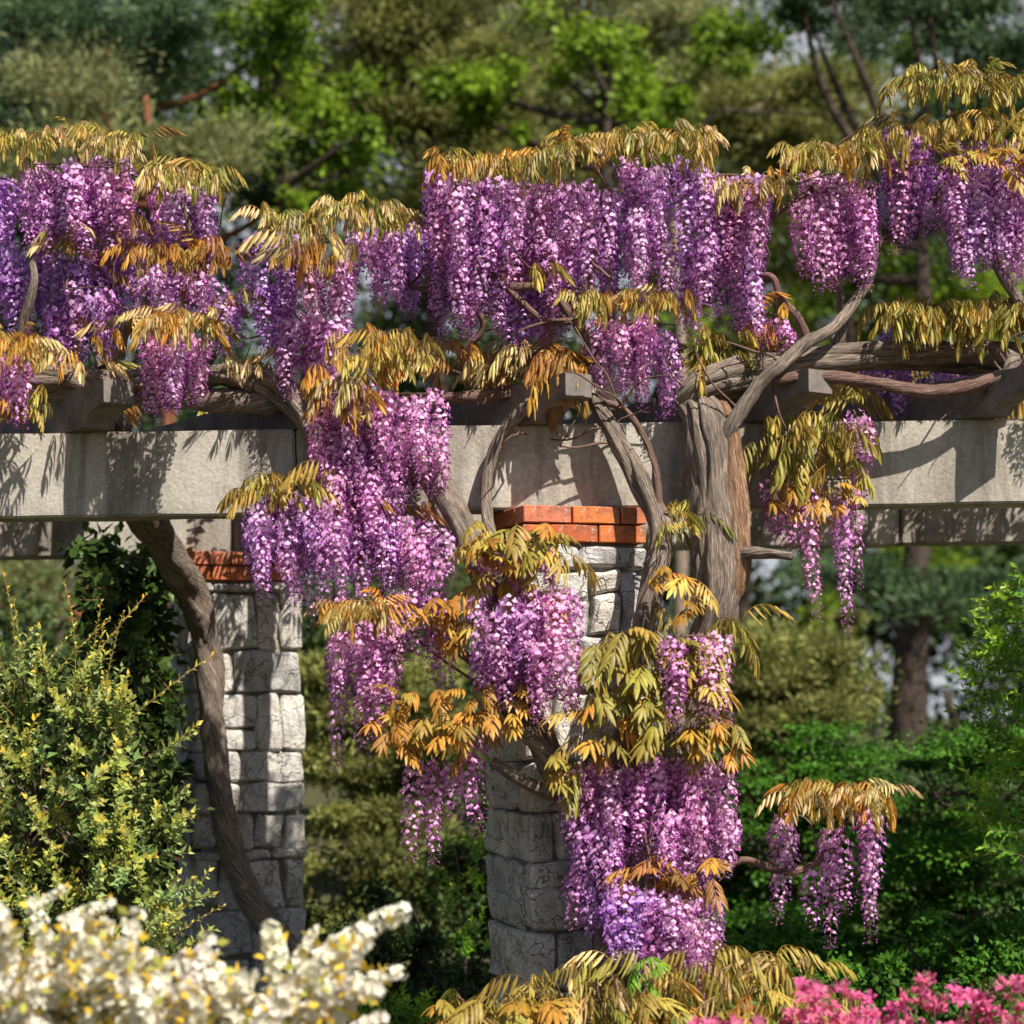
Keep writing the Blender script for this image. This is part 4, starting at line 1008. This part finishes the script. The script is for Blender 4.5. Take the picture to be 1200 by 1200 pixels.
tree('conifer_tree', 'olive conifer with feathery drooping boughs in the middle of the wood', 'tree', 520, 15, [(480, 40, 170, 80), (520, 130, 110, 80), (420, 110, 80, 60), (560, 250, 150, 80)], 110, .5, 330, .17, .035, C_OLIVE, 'needle', None, .2, limbs=16, depth=.6, seed=14)
tree('conifer_tree', 'pale olive conifer with a rust-red trunk behind the highest golden leaves', 'tree', 643, 17, [(600, 70, 120, 90), (740, 40, 130, 60), (800, 110, 110, 50), (640, 180, 130, 60)], 100, .5, 320, .17, .035, C_PALE, 'needle', M_REDTRUNK, .2, limbs=16, depth=.6, seed=15)
tree('broadleaf_tree', 'lime green tree glimpsed between the two olive conifers', 'tree', 735, 13.5, [(735, 140, 100, 50), (560, 100, 90, 60), (860, 50, 70, 40), (690, 50, 90, 40)], 56, .25, 70, .13, .08, C_BRIGHT, 'broad', None, .18, seed=16)
tree('conifer_tree', 'grey-olive conifer with bare grey branches left of the forked pine', 'tree', 880, 16, [(880, 140, 110, 70), (950, 130, 90, 60), (800, 190, 100, 60), (900, 280, 140, 90)], 90, .45, 330, .16, .035, C_OLIVE, 'needle', None, .15, limbs=14, depth=.6, seed=17)
tree('pine_tree', 'tall forked pine with a thick dark trunk and dark limbs', 'tree', 1066, 13.5, [(960, 8, 130, 26), (1140, 12, 130, 30), (1130, 690, 110, 40), (1000, 680, 60, 40), (1180, 120, 90, 80), (1060, 250, 120, 60)], 70, .42, 380, .15, .03, C_PINE, 'needle', M_TRUNK, .23, limbs=22, depth=.6, top=7.6, seed=18)
tree('broadleaf_tree', 'sunlit lime green tree far behind the forked pine', 'tree', 980, 30, [(1075, 52, 46, 18), (960, 95, 40, 24), (1150, 120, 70, 60), (1000, 330, 160, 110), (1140, 340, 120, 80), (1000, 720, 60, 60), (1110, 660, 60, 40)], 70, .6, 170, .2, .12, C_BRIGHT, 'broad', None, .2, seed=19)
# lower storey
tree('olive_shrub', 'rounded olive-tan shrub in front of the thick dark pine trunk', 'shrub', 930, 8.5, [(930, 790, 105, 95), (900, 900, 110, 100)], 90, .28, 280, .10, .03, C_OLIVE, 'needle', None, .07, seed=21)
tree('olive_shrub', 'olive-yellow feathery evergreen between the two stone pillars', 'shrub', 460, 6.0, [(460, 920, 110, 130), (440, 1050, 130, 100), (430, 800, 80, 60)], 110, .24, 300, .10, .026, C_OLIVE, 'needle', None, .06, seed=22)
tree('evergreen_shrub', 'dark evergreen rising behind the feathery olive shrub', 'shrub', 440, 9.0, [(430, 730, 130, 90), (500, 860, 150, 130), (330, 800, 90, 120)], 80, .38, 260, .10, .04, C_DARK, 'broad', None, .1, seed=23)
tree('maple_shrub', 'layered deep green maple behind the hanging wisteria spray', 'maple', 930, 4.6, [(930, 940, 110, 70), (900, 1060, 120, 90), (985, 880, 70, 40), (930, 1150, 150, 50)], 84, .22, 230, .06, .032, C_MAPLE, 'pad', None, .05, seed=24)
tree('maple_shrub', 'broad green maple behind the pink azalea', 'maple', 1130, 3.6, [(1140, 890, 90, 50), (1110, 990, 120, 70), (1120, 1100, 140, 80)], 74, .2, 230, .055, .03, C_MAPLE, 'pad', None, .05, seed=25)
tree('evergreen_shrub', 'dark evergreen filling the shade behind the maples', 'shrub', 1130, 8.0, [(1180, 930, 160, 120), (960, 980, 160, 100)], 70, .36, 240, .09, .045, C_DARK, 'broad', None, .1, seed=26)
tree('evergreen_shrub', 'dark laurel behind the foot of the brick-capped pillar', 'shrub', 640, 5.0, [(620, 1020, 120, 150), (740, 950, 130, 200)], 70, .3, 240, .09, .045, C_DARK, 'broad', None, .08, seed=27)
tree('evergreen_shrub', 'dark evergreen behind the yellow-green shrub', 'shrub', 90, 6.0, [(80, 800, 200, 110), (60, 980, 200, 140)], 70, .36, 260, .1, .05, C_DARK, 'broad', None, .1, seed=28)
tree('ground_cover', 'low dark leafy ground cover between the stone pillars', 'plant', 470, 2.4, [(470, 1170, 130, 55), (400, 1120, 70, 60)], 60, .16, 200, .06, .03, C_DARK, 'broad', None, .02, seed=31)
tree('ground_cover', 'low dark green ground cover between the maples and the pink azalea', 'plant', 1060, 1.6, [(1080, 1160, 190, 40), (930, 1150, 110, 50), (1180, 1120, 120, 50)], 110, .15, 170, .06, .03, C_MAPLE, 'broad', None, .02, seed=32)
tree('evergreen_shrub', 'dark shade-grown laurel between the two maples', 'shrub', 1040, 5.6, [(1050, 960, 150, 60), (1180, 1010, 120, 70), (980, 1040, 120, 50)], 90, .26, 200, .08, .04, C_DARK, 'broad', None, .06, seed=33)
# bare grey branches of a dead tree
DT = empty('dead_tree', gv(760, 14), 'bare pale dead tree reaching out above the blossom', 'tree')
DT.location = (P(790, 900, 14).x, 14, 0)
merged_tubes('trunk', [([DT.location, P(800, 500, 14), P(790, 260, 14)], [.09, .07, .05], dict(sides=9, step=.15)),
    ([P(795, 330, 14), P(720, 160, 14), P(672, 142, 14)], [.05, .035, .02], dict(sides=8, step=.12)), ([P(672, 144, 14), P(720, 118, 14), P(778, 90, 14)], [.03, .028, .02], dict(sides=8, step=.12)),
    ([P(790, 260, 14), P(830, 140, 14), P(880, 130, 14), P(910, 110, 14)], [.05, .028, .024, .01], dict(sides=8, step=.12)), ([P(870, 131, 14), P(930, 132, 14), P(985, 140, 14)], [.024, .018, .008], dict(sides=8, step=.12))],
    mat_bark('dead_wood', (.10, .08, .06), (.27, .21, .16), (.42, .34, .27), .4), DT)
# the wood behind everything
g = np.random.default_rng(77)
cc, rr = [], []
for i in range(1500):
    x = g.uniform(-26, 26); z = g.random() * 20; y = 34 + g.uniform(-2, 9)
    u_, v_ = 600 + x * F_PX / (y + DIST), HZ - (z - EYE) * F_PX / (y + DIST)
    if (915 < u_ < 1020 or 1090 < u_ < 1230) and v_ < 85: continue      # the hillside shows through here
    cc.append((x, y, z)); f = g.uniform(.8, 1.6); rr.append((f, f, f * .7))
o = link('woodland', crown_mesh('woodland', np.array(cc), np.array(rr), 130, .30, .17, C_DARK, 'broad', g)); tag(o, 'dark far wood closing the garden behind all the trees', 'wood', kind='stuff')

# leaves past the 300 that show largest on a vine: one joined part
def join_rest(plant, kind, new, mat, keep=300):
    obs = [c for c in plant.children if c.name.split('.')[0] == kind]
    if len(obs) <= keep: return
    obs.sort(key=lambda o: (o.matrix_basis.translation.y + rnd.uniform(-.12, .12)))
    V, F, T, b = [], [], [], 0
    for o in obs[keep:]:
        me = o.data; n = len(me.vertices)
        v = np.empty(n * 3, np.float32); me.vertices.foreach_get('co', v); v = v.reshape(-1, 3)
        m = np.array(o.matrix_basis); V.append(v @ m[:3, :3].T + m[:3, 3])
        t = np.empty(n * 4, np.float32); me.color_attributes['tint'].data.foreach_get('color', t); T.append(t.reshape(-1, 4) * np.array(o.color))
        f = np.empty(len(me.loops), np.int32); me.loops.foreach_get('vertex_index', f); F.append(f.reshape(-1, 4) + b); b += n
        bpy.data.objects.remove(o)
    q = link(new, mesh_np(new, np.vstack(V), np.vstack(F), mat, tint=np.vstack(T)), plant); q['kind'] = 'stuff'
for p_ in (WL, WC, WP, WT, WM): join_rest(p_, 'leaf', 'leaf_mass', M_LEAF)
